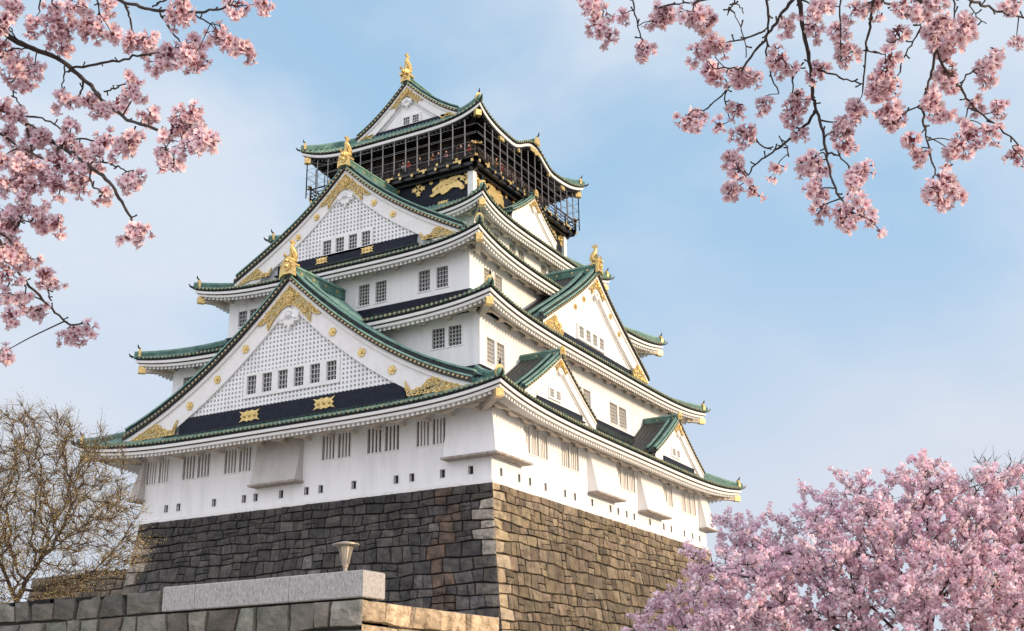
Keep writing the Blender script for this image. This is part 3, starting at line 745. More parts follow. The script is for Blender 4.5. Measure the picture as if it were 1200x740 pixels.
# small curved-gable ridge in the middle of the top eave
for side in 'EW':
    F = frame(side); mb = MB()
    mb.box(F, .1, .5, 7.0, 10.2, 38.2, 38.62, 0); mb.box(F, .05, .55, 7.0, 10.25, 38.62, 38.75, 1)
    o = mb.build('curved_gable_ridge', ['green', 'greenlite'], roofs[4])
    mb = MB(); mb.prism(F, [(-.15, 38.1), (.75, 38.1), (.7, 38.6), (.3, 39.0), (-.1, 38.6)], 10.2, 10.4, 0)
    mb.tube([F(.3, 10.3, 38.9), F(.3, 10.5, 39.15), F(.3, 10.5, 39.4)], [.1, .08, .04], 5, 1)
    mb.build('ridge_end_tile', ['gold', 'black'], roofs[4])
    mb = MB(); mb.prism(F, [(-.9, 37.5), (-.3, 37.62), (.3, 37.68), (.9, 37.62), (1.5, 37.5), (1.2, 37.12), (.6, 37.17), (.3, 36.92), (0, 37.17), (-.6, 37.12)], 10.0, 10.12, 0)
    mb.build('eave_gilding', ['gold'], roofs[4])
    for u in (-6.3, 6.6, -2.9, 3.5):
        mb = MB(); mb.box(F, u-.4 if abs(u) > 4 else u-.16, u+.4 if abs(u) > 4 else u+.16, 9.75, 9.98, 35.75+kara(4, side, u), 36.1+kara(4, side, u)); mb.build('eave_gilding', ['gold'], roofs[4])

# ---- top storey
def lift(F): return lambda u, d, z: F(u, d, z+.95 if 30.5 < z < 34.2 else z)

ts = MB()
for side in SIDES:
    hw, hd = (8.4, 9.3) if side in 'SN' else (9.3, 8.4); F = lift(frame(side))
    ts.quad(F(-hw, hd, 28.2), F(hw, hd, 28.2), F(hw, hd, 31.6), F(-hw, hd, 31.6), 0)
    # upper room set back: panels, sliding doors, posts, lintels
    h2w, h2d = hw-1.3, hd-1.3
    ts.quad(F(-h2w, h2d, 31.4), F(h2w, h2d, 31.4), F(h2w, h2d, 37.0), F(-h2w, h2d, 37.0), 2)
    n = 8
    for i in range(n+1):
        u = -h2w+i*2*h2w/n; ts.box(F, u-.14, u+.14, h2d-.1, h2d+.12, 31.4, 36.9, 1)
    for z, hh in ((31.55, .2), (33.9, .22), (35.0, .18), (36.2, .3)): ts.box(F, -h2w, h2w, h2d-.05, h2d+.08, z, z+hh, 1)
top_wall = ts.build('top_storey', ['navy', 'black', 'brown'], CT)
# white corner posts of the tiger floor
for sx in (-1, 1):
    for sy in (-1, 1):
        if sy > 0 and sx < 0: continue
        mb = MB(); I = lambda u, d, z: (u, d, z); x, y = sx*8.4, sy*9.3
        mb.box(I, x-.3, x+.3, y-.3, y+.3, 28.3, 31.9); mb.build('corner_post', ['trim'], top_wall)
# balcony slab, beams with gold caps
bl = MB(); caps = []
BX, BY = 9.5, 10.4
for side in SIDES:
    hw, hd = (BX, BY) if side in 'SN' else (BY, BX); F = lift(frame(side))
    bl.box(F, -hw, hw, hd-1.6, hd, 31.35, 31.6, 0); bl.box(F, -hw+.15, hw-.15, hd-.5, hd-.15, 31.0, 31.35, 0); bl.box(F, -hw+.4, hw-.4, hd-.95, hd-.7, 30.7, 31.0, 0)
    n = 14
    for i in range(n+1):
        u = -hw+.35+i*(2*hw-.7)/n
        bl.box(F, u-.09, u+.09, hd-1.2, hd+.12, 31.12, 31.34, 0)
        if side in 'SE': caps.append(('beam_cap', lambda m_, F=F, u=u, hd=hd: m_.box(F, u-.11, u+.11, hd+.12, hd+.2, 31.1, 31.36, 0)))
bal = bl.build('balcony', ['black'], CT)
rl = MB()
for side in SIDES:
    hw, hd = (BX, BY) if side in 'SN' else (BY, BX); F = lift(frame(side))
    for z, r_ in ((32.72, .075), (32.3, .045), (31.95, .045)):
        e = .55 if r_ > .07 else 0
        rl.tube([F(-hw-e*.7, hd-.12, z+e*.25), F(-hw, hd-.12, z), F(hw, hd-.12, z), F(hw+e*.7, hd-.12, z+e*.25)], r_, 6, 0)
        if e and side in 'SE':
            for q in (1, -1): caps.append(('rail_end_cap', lambda m_, F=F, q=q, hw=hw, hd=hd, z=z, e=e: m_.tube([F(q*(hw+e*.55), hd-.12, z+e*.2), F(q*(hw+e*.95), hd-.12, z+e*.35)], .11, 6, 0)))
    n = 9
    for i in range(n+1):
        u = -hw+i*2*hw/n; rl.box(F, u-.06, u+.06, hd-.2, hd-.06, 31.6, 32.9 if i in (0, n) else 32.7, 0)
        if side in 'SE': caps.append(('railing_cap', lambda m_, F=F, u=u, hd=hd: m_.box(F, u-.11, u+.11, hd-.07, hd+.02, 31.62, 31.86, 0)))
        if side in 'SE' and i in (0, n): caps.append(('post_finial', lambda m_, F=F, u=u, hd=hd: m_.ball(F(u, hd-.12, 33.0), .15, 0, 6, 4)))
ro_ = rl.build('railing', ['lip' if False else 'brown'], bal)
for nm_, fn in caps:
    mb = MB(); fn(mb); mb.build(nm_, ['gold'], bal)
# safety net posts and wires between railing and eave
for side in SIDES:
    hw, hd = (BX+.25, BY+.25) if side in 'SN' else (BY+.25, BX+.25); F = lift(frame(side)); pm = MB()
    n = 15
    for i in range(n+1):
        u = -hw+i*2*hw/n
        ztop = 36.1+ (kara(4, side, u) if side in 'EW' else 0)*.8 + .5*abs(u/hw)**4
        pm.box(F, u-.04, u+.04, hd-.04, hd+.04, 31.7, ztop)
    for z in (32.2, 33.0, 33.8, 34.9, 35.7): pm.box(F, -hw, hw, hd-.013, hd+.013, z, z+.026)
    pm.build('net_post', ['wiremesh'], bal)
# gold on the tiger floor
FS_, FE_ = frame('S'), frame('E')
tg = [(365, 660), (400, 640), (390, 600), (420, 570), (470, 530), (540, 500), (570, 480), (620, 465), (660, 462), (692, 475), (690, 500), (665, 512), (660, 498), (668, 485), (645, 482), (625, 500), (650, 520), (680, 540), (700, 570), (690, 592), (665, 600), (655, 580), (620, 578), (600, 575), (570, 590), (540, 620), (520, 630), (500, 645), (478, 648), (470, 632), (450, 635), (425, 652), (395, 672), (375, 674)]
def tz(p): return (3.84+(p[0]-365)/(697-365)*3.7+.0, 30.02+(674-p[1])/8.22*.0635*.86+(p[0]-365)/332*.0-(0))
# outline measured on the wall plane: remove the perspective slope first
def tz(p):
    X, Y = 460+p[0]/8.22, 150+p[1]/8.22
    d = cF + cR*((X-600)/FPX) - cU*((Y-370)/FPX); t = (-9.3-CAM.y)/d.y; q = CAM+d*t
    return q.x, q.z
tpts = [tz(p) for p in tg]
mb = MB(); mb.prism(FS_, tpts, 9.3, 9.46, 0)
for (a, b, r_) in ((440, 590, .22), (480, 570, .25), (530, 545, .3), (575, 525, .3), (615, 510, .25), (410, 620, .16)):
    u, z = tz((a, b)); c = FS_(u, 9.46, z); mb.ball(c, r_*.7, 0, 8, 5, (1, .45, .8))
mb.build('tiger_relief', ['gold'], top_wall)
mb = MB(); mb.prism(FE_, [(-(u)+.6, z) for u, z in reversed(tpts)], 8.4, 8.55, 0); mb.build('tiger_relief', ['gold'], top_wall)
mb = MB(); mb.prism(FE_, [(u, z) for u, z in tpts], 8.4, 8.55, 0); mb.build('tiger_relief', ['gold'], top_wall)
def cross(F, u, z, d, r_):
    mb = MB()
    for a in range(4):
        ca, sa = math.cos(a*math.pi/2), math.sin(a*math.pi/2)
        P = [(0, .1), (.35, .12), (.5, .42), (.72, .2), (1.0, .28), (.92, 0), (1.0, -.28), (.72, -.2), (.5, -.42), (.35, -.12), (0, -.1)]
        mb.prism(F, [(u+r_*(x*ca-y*sa), z+r_*(x*sa+y*ca)) for x, y in P], d, d+.12+.003*a, 0)
    mb.ball(F(u, d+.12, z), r_*.25, 0, 6, 4); mb.build('gold_cross', ['gold'], top_wall)
def disc(F, u, z, d, r_, name='gold_boss'):
    mb = MB(); mb.prism(F, [(u+r_*math.cos(a), z+r_*math.sin(a)) for a in np.linspace(0, 2*math.pi, 11)[:-1]], d, d+.1, 0); mb.ball(F(u, d+.1, z), r_*.45, 0, 6, 4); mb.build(name, ['gold'], top_wall)
for F, d, hw in ((FS_, 9.3, 8.4), (FE_, 8.4, 9.3)):
    for u in ((-7.9, -3.3, 2.6, 7.9) if d == 9.3 else (-8.7, -4.4, 0, 4.4, 8.7)): cross(F, u, 31.2, d, .72)
    for u in ((-6.2, -4.8, -1.6, .3, 4.0, 6.6) if d == 9.3 else (-7.2, -5.8, -3, -1.5, 1.5, 3, 5.8, 7.2)): disc(F, u, 31.55, d, .2)
    for u in (-5.5, -.6, 5.3): bow(F, u, 31.55, d, .45, .26, top_wall, 'gold_plaque')
    for u in (-5.5, 5.3): bow(F, u, 29.25, d, .6, .22, top_wall, 'gold_plaque')
    for i in range(5): bow(F, -hw+.9+i*(2*hw-1.8)/4, 32.43, (10.4 if d == 9.3 else 9.5), .5, .1, bal, 'slab_gilding')

# ------------------------------------------------------------------ masonry
def hashn(*a):
    h = math.sin(sum(x*k for x, k in zip(a, (12.9898, 78.233, 37.719, 91.17))))*43758.5453
    return h-math.floor(h)
def masonry(P, rows, length, name, mats, parent, seed, wmin, wmax, bulge=.1, gap=.035, tint=None, quoin=(False, False), rough=.05, wob=.16, sub=5, back=.16):
    """P(u, z, out) -> point. rows: list of z boundaries from the top. length(z) -> (u0, u1)"""
    r_ = random.Random(seed); mb = MB(); cols = []
    def wobf(j, u): return 0 if j in (0,) else wob*(math.sin(u*.9+j*2.1)*.5+math.sin(u*2.3+j*5.7)*.3+math.sin(u*.31+j)*.5)
    for j in range(len(rows)-1):
        zt, zb = rows[j], rows[j+1]; ua, ub = length((zt+zb)/2); us = [0.0]
        L = ub-ua; u = 0
        if quoin[0]: u = (1.9 if j % 2 else 1.15); us.append(u)
        endq = (1.9 if j % 2 else 1.15) if quoin[1] else 0
        while u < L-endq-wmin*.8:
            u += r_.uniform(wmin, wmax); us.append(min(u, L-endq))
        if us[-1] < L-endq-1e-6: us[-1] = L-endq
        if quoin[1]: us.append(L)
        skew = [0]+[r_.uniform(-.09, .09) for _ in us[1:-1]]+[0]
        for i in range(len(us)-1):
            if us[i+1]-us[i] < .1: continue
            la, lb = length(zt); ma, mb_ = length(zb)
            def pos(q, top, i2):
                a, b = (la, lb) if top else (ma, mb_)
                f = q/L; sk = skew[i2]*(1 if top else -1)
                return a+(b-a)*f+sk
            split = r_.random() < .22 and (zt-zb) > .75 and not ((i == 0 and quoin[0]) or (i == len(us)-2 and quoin[1]))
            parts_ = [(0, 1)] if not split else [(0, .5), (.5, 1)]
            for pa, pb in parts_:
                c = []
                for (i2, v) in ((i, pa), (i+1, pa), (i+1, pb), (i, pb)):
                    ut = pos(us[i2], True, i2); ul = pos(us[i2], False, i2)
                    z_t = zt+wobf(j, ut); z_b = zb+wobf(j+1, ul)
                    c.append((ut*(1-v)+ul*v, z_t*(1-v)+z_b*v))
                qs, qe = (i == 0 and quoin[0]), (i == len(us)-2 and quoin[1])
                bl_ = bulge*r_.uniform(.5, 1.3); rr = r_.uniform(-.04, .04); tlt = (r_.uniform(-.05, .05), r_.uniform(-.05, .05))
                cu = sum(q[0] for q in c)/4; czz = sum(q[1] for q in c)/4
                tn = tint(cu, czz, r_, qs or qe) if tint else (1, 1, 1)
                n0 = len(mb.v); S = sub
                cut = [r_.uniform(.0, .5) for _ in range(4)]
                for b in range(S+1):
                    for a in range(S+1):
                        fa, fb = a/S, b/S
                        fa = .5+(fa-.5)*1.0; fb2 = fb
                        # pull rim points close to the edge
                        if a == 1: fa = .06
                        if a == S-1: fa = .94
                        if b == 1: fb2 = .08
                        if b == S-1: fb2 = .92
                        u = (c[0][0]*(1-fa)+c[1][0]*fa)*(1-fb2)+(c[3][0]*(1-fa)+c[2][0]*fa)*fb2
                        z = (c[0][1]*(1-fa)+c[1][1]*fa)*(1-fb2)+(c[3][1]*(1-fa)+c[2][1]*fa)*fb2
                        w_ = max(.2, c[1][0]-c[0][0]); 
                        edge_u0 = a == 0 and not qs; edge_u1 = a == S and not qe
                        if a == 0 and not qs: u += gap
                        if a == S and not qe: u -= gap
                        if b == 0: z -= gap
                        if b == S: z += gap
                        if edge_u0 or edge_u1 or b in (0, S): out_ = -back if not ((a == 0 and qs) or (a == S and qe)) else -.04
                        else:
                            rimf = (a in (1, S-1)) or (b in (1, S-1))
                            out_ = (bl_*.35 if rimf else bl_)+rr+(fa-.5)*tlt[0]+(fb-.5)*tlt[1]+(r_.uniform(-rough, rough) if not rimf else r_.uniform(-rough, rough)*.5)
                            if (a == 0 and qs) or (a == S and qe): out_ = 0
                            u += r_.uniform(-.02, .02) if not ((a == 0 and qs) or (a == S and qe)) else 0; z += r_.uniform(-.02, .02)
                        mb.v.append(P(u, z, out_)); mb.t.append(tn)
                for b in range(S):
                    for a in range(S):
                        mb.f.append((n0+b*(S+1)+a, n0+(b+1)*(S+1)+a, n0+(b+1)*(S+1)+a+1, n0+b*(S+1)+a+1)); mb.m.append(0)
    return mb.build(name, mats, parent)

RB = empty('stone_rampart', (.35, .15, -14))
tag(RB, 'tall sloping dark and tan stone rampart carrying the white castle keep', 'rampart')
def off_(h): return .09*h+.0045*h*h
hA, hB = W1; rows_ = [0.0]; r2 = random.Random(4)
while rows_[-1] > -17.5: rows_.append(rows_[-1]-r2.uniform(.55, 1.08)*(1-rows_[-1]*-0.0+.012*abs(rows_[-1])))
RBinv = Matrix.Translation((-.35, -.15, 14))
def ramp_point(side):
    F = frame(side, 0, 0); D = hB if side in 'SN' else hA
    def P(u, z, out_):
        h = -z; x, y, zz = F(u, D+.12+off_(h)+out_, z); return (x, y, zz+14-.06)
    return P
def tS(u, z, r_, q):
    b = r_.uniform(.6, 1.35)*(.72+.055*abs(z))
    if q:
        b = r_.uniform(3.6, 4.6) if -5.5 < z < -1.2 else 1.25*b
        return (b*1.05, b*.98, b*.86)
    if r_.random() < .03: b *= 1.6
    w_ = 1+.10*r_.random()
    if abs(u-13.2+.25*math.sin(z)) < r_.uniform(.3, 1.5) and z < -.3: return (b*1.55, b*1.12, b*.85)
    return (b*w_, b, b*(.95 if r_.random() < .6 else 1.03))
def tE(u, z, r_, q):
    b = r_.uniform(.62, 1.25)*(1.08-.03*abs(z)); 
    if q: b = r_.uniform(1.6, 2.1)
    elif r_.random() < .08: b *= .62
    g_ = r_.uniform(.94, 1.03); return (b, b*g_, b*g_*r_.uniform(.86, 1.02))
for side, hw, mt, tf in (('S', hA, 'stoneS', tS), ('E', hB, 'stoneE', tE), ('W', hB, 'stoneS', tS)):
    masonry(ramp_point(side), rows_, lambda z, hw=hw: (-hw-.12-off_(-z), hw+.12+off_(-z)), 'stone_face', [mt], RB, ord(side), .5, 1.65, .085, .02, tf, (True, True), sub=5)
mb = MB(); Z_ = [r for r in np.linspace(0, -18, 10)]
for side in SIDES:
    F = frame(side); hw, D = (hA, hB) if side in 'SN' else (hB, hA)
    mb.grid([[F(-hw-off_(-z)+.1, D+off_(-z)-.12, z+13.9), F(hw+off_(-z)-.1, D+off_(-z)-.12, z+13.9)] for z in Z_], 0)
mb.build('core', ['gap'], RB)

# lower stone terrace left of the keep, mostly behind the willow
LT = empty('stone_terrace', (-22, -14, -18)); tag(LT, 'low brown stone terrace projecting left of the keep behind the budding tree', 'rampart')
def PT(u, z, out_): h = -3.4-z; return (u, -6-.5-off_(h)-out_-.0, z+18)
masonry(PT, [-3.4-.85*i for i in range(17)], lambda z: (-9-off_(-3.4-z), 8), 'stone_face', ['stoneE'], LT, 9, .8, 1.6, .13, .04, lambda u, z, r_, q: (r_.uniform(.5, .9),)*3, (True, False))
mb = MB()
def It(u, d, z): return (u, d, z)
mb.hexa([(-12, -8.2, 0), (8, -8.2, 0), (8, 6, 0), (-12, 6, 0), (-8.9, -6.3, 14.5), (8, -6.3, 14.5), (8, 6, 14.5), (-8.9, 6, 14.5)]); mb.build('core', ['gap'], LT)

# near wall with granite coping
NW = empty('stone_wall', (38.85, -67.28, -18)); tag(NW, 'rough grey block wall in front of the keep with a sunlit tan return side', 'wall')
def PN(u, z, out_): return (u, -out_, z+18)
tF = lambda u, z, r_, q: tuple(r_.uniform(.55, 1.35)*k_ for k_ in ((1, .97, .9) if r_.random() < .6 else (1.05, .93, .84) if r_.random() < .5 else (.88, .98, .9)))
def tFn(u, z, r_, q):
    b = r_.uniform(.45, 1.15)*(1.25 if q else 1); k_ = r_.choice([(1, .97, .93), (1.05, .95, .89), (.94, 1.0, .94), (1, 1, .98)]); return tuple(b*x for x in k_)
masonry(PN, [-12.88, -13.78, -14.6, -15.5, -16.4, -17.3, -18.2], lambda z: (-33, 0), 'stone_face', ['stoneF'], NW, 21, .6, 1.35, .09, .03, tFn, (False, True), rough=.03, wob=.10, sub=6)
masonry(PN, [-12.15, -12.9], lambda z: (-33, -7.75), 'coping_row', ['stoneF'], NW, 23, .7, 1.3, .08, .03, tFn, (False, False), rough=.03, wob=.07, sub=6)
def PE_(u, z, out_): return (out_, u, z+18)
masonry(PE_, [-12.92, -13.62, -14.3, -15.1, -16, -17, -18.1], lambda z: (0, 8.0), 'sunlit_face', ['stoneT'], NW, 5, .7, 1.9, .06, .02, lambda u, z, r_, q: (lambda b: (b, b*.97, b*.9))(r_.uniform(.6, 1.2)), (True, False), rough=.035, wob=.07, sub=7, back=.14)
mb = MB(); I3 = lambda u, d, z: (u, d, z)
mb.box(I3, -33, -.13, .12, 1.5, 0, 5.02); mb.box(I3, -1.8, -.13, .13, 8, 0, 5.0); mb.box(I3, -33, -7.9, .1, 1.4, 5.0, 5.72); mb.build('core', ['gap'], NW)
mb = MB(); rr_ = random.Random(3)
for i in range(26):
    u = -8.3-i*.95; mb.box(I3, u-rr_.uniform(.45, .75), u+rr_.uniform(.2, .5), .0, 1.35, 5.7, 5.72+rr_.uniform(.04, .14))
mb.build('coping_top', ['stoneF'], NW)
for v_ in range(1):
    pass
# granite blocks on the wall head: three long stones
gx = [(-7.68, -6.35), (-6.335, -2.66), (-2.645, .03)]
lab = ['short left end block of pale granite on the grey wall', 'long middle block of pale granite coping on the grey wall', 'granite coping block at the wall corner in front of the lamp']
for (a, b), lb_ in zip(gx, lab):
    mb = MB(); c_ = .03; z0, z1 = .0, .77
    y0, y1 = -.03, 1.08
    def ring(ins, z): return [(a+ins, y0+ins, z), (b-ins, y0+ins, z), (b-ins, y1-ins, z), (a+ins, y1-ins, z)]
    mb.grid([ring(c_, z0), ring(0, z0+c_), ring(0, z1-c_), ring(c_, z1)], 0, True); mb.poly(ring(c_, z1)); mb.poly(list(reversed(ring(c_, z0))))
    o = mb.build('granite_block', ['granite']); o.location = (38.85, -67.28, -12.87); tag(o, lb_, 'stone block', 'granite coping blocks on the grey wall')

# lamp behind the coping
LP = empty('garden_lamp', (37.27, -66.0, -18)); tag(LP, 'small flared lantern lamp on a short post rising behind the granite coping', 'lamp')
mb = MB(); mb.tube([(0, 0, 0), (0, 0, 6.32)], [.075, .065], 10); mb.build('post', ['lampmetal'], LP)
mb = MB(); mb.tube([(0, 0, 6.3), (0, 0, 6.36), (0, 0, 6.84), (0, 0, 6.85)], [.06, .075, .17, .1], 12); mb.build('glass_cone', ['lampglass'], LP)
mb = MB()
for i in range(8):
    a = i*math.pi/4; mb.tube([(.085*math.cos(a), .085*math.sin(a), 6.27), (.22*math.cos(a), .22*math.sin(a), 6.86)], [.022, .022], 5)
mb.tube([(0, 0, 6.2), (0, 0, 6.3)], [.085, .1], 10); mb.build('cage', ['lampmetal'], LP)
mb = MB(); mb.tube([(0, 0, 6.85), (0, 0, 6.87), (0, 0, 6.9), (0, 0, 6.97), (0, 0, 6.99)], [.38, .42, .42, .14, .04], 18); mb.build('cap', ['lampmetal'], LP)

# ------------------------------------------------------------------ visitors on the balcony
for nm, c in (('skin', (.55, .33, .24)), ('hair', (.03, .02, .018)), ('cloth_red', (.55, .05, .04)), ('cloth_white', (.7, .68, .65)), ('cloth_blue', (.06, .1, .25)), ('cloth_pink', (.6, .3, .3)), ('cloth_grey', (.2, .2, .22)), ('trousers', (.04, .045, .06)), ('cloth_black', (.03, .03, .035)), ('cloth_orange', (.6, .25, .06))):
    M[nm] = mat(nm, c, .8)
def person(x, y, z, rz, h, top_, label, pose=0):
    V = [(0, 0, .93), (0, 0, 1.15), (0, 0, 1.38), (0, 0, 1.5), (0, .02, 1.62), (0, .02, 1.72),
         (.1, 0, .88), (.11, .03, .5), (.11, 0, .08), (.11, .14, .03), (-.1, 0, .88), (-.11, .03, .5), (-.11, 0, .08), (-.11, .14, .03),
         (.19, 0, 1.4), (.25, .06, 1.14), (.2, .3, 1.1+pose*.25), (-.19, 0, 1.4), (-.25, .06, 1.14), (-.2, .3, 1.1), (.19, .37, 1.12+pose*.3), (-.19, .37, 1.11)]
    E_ = [(0, 1), (1, 2), (2, 3), (3, 4), (4, 5), (0, 6), (6, 7), (7, 8), (8, 9), (0, 10), (10, 11), (11, 12), (12, 13), (2, 14), (14, 15), (15, 16), (2, 17), (17, 18), (18, 19), (16, 20), (19, 21)]
    rad = [(.15, .11), (.14, .1), (.15, .1), (.055, .055), (.08, .095), (.075, .085), (.085, .09), (.06, .06), (.04, .045), (.04, .03), (.085, .09), (.06, .06), (.04, .045), (.04, .03), (.06, .06), (.045, .045), (.03, .03), (.06, .06), (.045, .045), (.03, .03), (.035, .02), (.035, .02)]
    me = bpy.data.meshes.new('tmp'); me.from_pydata([tuple(q*h/1.8 for q in v) for v in V], E_, []); o = bpy.data.objects.new('tmp', me); col.objects.link(o)
    m_ = o.modifiers.new('skin', 'SKIN'); sv = me.skin_vertices[0].data if me.skin_vertices else None
    if sv is None: return
    for i, rr in enumerate(rad): sv[i].radius = rr; sv[i].use_root = (i == 0)
    s_ = o.modifiers.new('sub', 'SUBSURF'); s_.levels = 1; s_.render_levels = 1
    dg = bpy.context.evaluated_depsgraph_get(); em = bpy.data.meshes.new_from_object(o.evaluated_get(dg)); bpy.data.objects.remove(o)
    em.name = 'person'; em.materials.clear()
    for q in ('skin', top_, 'trousers'): em.materials.append(M[q])
    for p_ in em.polygons:
        c = p_.center*1.8/h; p_.material_index = 0 if c.z > 1.47 or c.y > .3 and c.z > .9 else (1 if c.z > .92 else 2); p_.use_smooth = True
    po = bpy.data.objects.new('person', em); col.objects.link(po); po.location = (x, y, z); po.rotation_euler = (0, 0, rz)
    tag(po, label, 'person', 'visitors standing along the top balcony')
    k = h/1.8; mb = MB()
    for th0, th1 in ((0, 1),):
        rows = []
        for i in range(6):
            th = math.pi*.62*i/5
            rows.append([((.098*math.sin(th)*math.cos(a))*k, (.0+(.11*math.sin(th))*math.sin(a)-(.02 if math.sin(a) > 0 and i > 2 else 0)*i*.9)*k, (1.685+.125*math.cos(th))*k) for a in np.linspace(0, 2*math.pi, 13)[:-1]])
        mb.grid(rows, 0, True)
    hr = mb.build('hair', ['hair'], po, True)
    mb = MB()
    for sg in (-1, 1): mb.ball((sg*.032*k, .112*k, 1.69*k), .012*k, 0, 6, 4)
    fc = mb.build('eyes', ['hair'], po); mb = MB(); mb.ball((0, .12*k, 1.655*k), .018*k, 0, 6, 4); mb.build('nose', ['skin'], po, True)
ppl = [('S', 472.8, 'cloth_white', 'visitor in white at the far left of the front balcony row'), ('S', 478.3, 'cloth_red', 'visitor in red second from the left along the front balcony'),
       ('S', 492.2, 'cloth_grey', 'visitor in grey between the red and orange tops on the front balcony'), ('S', 507.0, 'cloth_orange', 'visitor in an orange top on the front balcony above the tiger'),
       ('S', 514.0, 'cloth_blue', 'visitor in blue just right of the orange top on the front balcony'), ('S', 523.2, 'cloth_pink', 'visitor in pink on the front balcony above the tiger head'),
       ('S', 540.0, 'cloth_black', 'visitor in black near the right end of the front balcony'), ('S', 549.5, 'cloth_red', 'visitor in red at the corner of the front balcony'),
       ('E', 581.5, 'cloth_orange', 'visitor in orange at the start of the side balcony'), ('E', 587.2, 'cloth_red', 'visitor in bright red on the sunlit side balcony'),
       ('E', 597.0, 'cloth_pink', 'visitor in pink farther along the sunlit side balcony'), ('E', 610.0, 'cloth_blue', 'visitor in blue farthest along the side balcony')]
for i, (sd, x_, tp_, lb_) in enumerate(ppl):
    best = None
    for q in np.linspace(-9, 9, 400):
        X = Vector((q, -9.95, 34.1)) if sd == 'S' else Vector((9.05, q, 34.1)); d = X-CAM
        uu = 600+FPX*d.dot(cR)/d.dot(cF)
        if best is None or abs(uu-x_) < best[0]: best = (abs(uu-x_), X)
    X = best[1]; person(X.x, X.y, 32.55, (math.pi if sd == 'S' else -math.pi/2)+rnd.uniform(-.5, .5), rnd.uniform(1.6, 1.85), tp_, lb_, i % 3 == 0)

# ------------------------------------------------------------------ trees
def colonize(root, attractors, step, infl, kill, seed, start_dir=(0, 0, 1), trunk=0.0, maxn=6000):
    """space colonisation: returns node positions and parents"""
    rg_ = np.random.RandomState(seed); A = np.array(attractors, float)
    pos = [np.array(root, float)]; par = [-1]; p = pos[0].copy(); dr = np.array(start_dir, float); dr /= np.linalg.norm(dr)
    L = 0
    while L < trunk:
        dr2 = dr+rg_.normal(0, .10, 3); dr2 /= np.linalg.norm(dr2); p = p+dr2*step; pos.append(p); par.append(len(pos)-2); L += step
    PA = np.array(pos); near = np.zeros(len(A), int); dist = np.full(len(A), 1e9)
    def upd(i0):
        nonlocal near, dist
        for i in range(i0, len(pos)):
            d = np.linalg.norm(A-pos[i], axis=1); m_ = d < dist; near[m_] = i; dist[m_] = d[m_]
    upd(0); 
    for it in range(400):
        act = dist < (infl if it > 12 else infl*3)
        if not act.any(): break
        dirs = {}
        for a in np.nonzero(act)[0]:
            v = A[a]-pos[near[a]]; n_ = np.linalg.norm(v)
            if n_ > 1e-6: dirs.setdefault(near[a], []).append(v/n_)
        n0 = len(pos)
        for k_, vs in dirs.items():
            v = np.mean(vs, axis=0)+rg_.normal(0, .22, 3); n_ = np.linalg.norm(v)
            if n_ < 1e-3: continue
            q = pos[k_]+v/n_*step
            pos.append(q); par.append(k_)
        upd(n0)
        keep = dist > kill; A = A[keep]; near = near[keep]; dist = dist[keep]
        if len(A) == 0 or len(pos) > maxn: break
    return np.array(pos), np.array(par)
def radii(par, tip, expo=2.4, rmax=1):
    n = len(par); acc = np.zeros(n); ch = np.zeros(n, int)
    for i in range(n-1, 0, -1):
        if acc[i] == 0: acc[i] = tip**expo
        acc[par[i]] += acc[i]
    if acc[0] == 0: acc[0] = tip**expo
    return np.minimum(acc**(1/expo), rmax)
def tree_mesh(pos, par, rad, name, mats, parent, n=5):
    P0 = pos[par[1:]]; P1 = pos[1:]; r0 = np.minimum(rad[par[1:]], rad[1:]*1.35); r1 = rad[1:]
    d = P1-P0; L = np.linalg.norm(d, axis=1, keepdims=True); d = d/np.maximum(L, 1e-6)
    ref = np.tile(np.array([[.37, .21, .9]]), (len(d), 1)); a = np.cross(d, ref); a /= np.maximum(np.linalg.norm(a, axis=1, keepdims=True), 1e-6); b = np.cross(d, a)
    V = []
    for (P, r_) in ((P0, r0), (P1+d*r1[:, None]*.3, r1)):
        for k in range(n):
            t = 2*math.pi*k/n; V.append(P+(a*math.cos(t)+b*math.sin(t))*r_[:, None])
    V = np.stack(V, 1).reshape(-1, 3); base = np.arange(len(d))*2*n
    Fa = []
    for k in range(n): k2 = (k+1) % n; Fa.append(np.stack([base+k, base+k2, base+n+k2, base+n+k], 1))
    Fa = np.concatenate(Fa); return npmesh(name, V, Fa, 4, mats, parent)
def stars(C, Nn, r_, k, seed, cup=.25):
    """little k-gon petals/leaves centred at C facing Nn"""
    rg_ = np.random.RandomState(seed); n = len(C)
    Nn = Nn/np.maximum(np.linalg.norm(Nn, axis=1, keepdims=True), 1e-6)
    ref = rg_.normal(0, 1, (n, 3)); a = np.cross(Nn, ref); a /= np.maximum(np.linalg.norm(a, axis=1, keepdims=True), 1e-6); b = np.cross(Nn, a)
    V = []
    for j in range(k):
        t = 2*math.pi*j/k; q = rg_.uniform(.7, 1.2, (n, 1))*np.asarray(r_).reshape(-1, 1)
        V.append(C+a*math.cos(t)*q+b*math.sin(t)*q+Nn*q*cup*(1 if j % 2 else -1))
    return np.stack(V, 1).reshape(-1, 3), np.arange(n*k).reshape(n, k)
def sample_blobs(blobs, n, seed, shell=0.0):
    """points inside a union of ellipsoids given as (centre, (rx, ry, rz), weight)"""
    rg_ = np.random.RandomState(seed); out_ = []; w_ = np.array([b[2] for b in blobs], float); w_ /= w_.sum()
    for i in rg_.choice(len(blobs), n, p=w_):
        c, r_, _ = blobs[i]; v = rg_.normal(0, 1, 3); v /= np.linalg.norm(v); q = rg_.uniform(shell, 1)**(1/3)
        out_.append(np.array(c)+v*q*np.array(r_))
    return out_
def local(o, pts): return np.asarray(pts)-np.array(o.location)

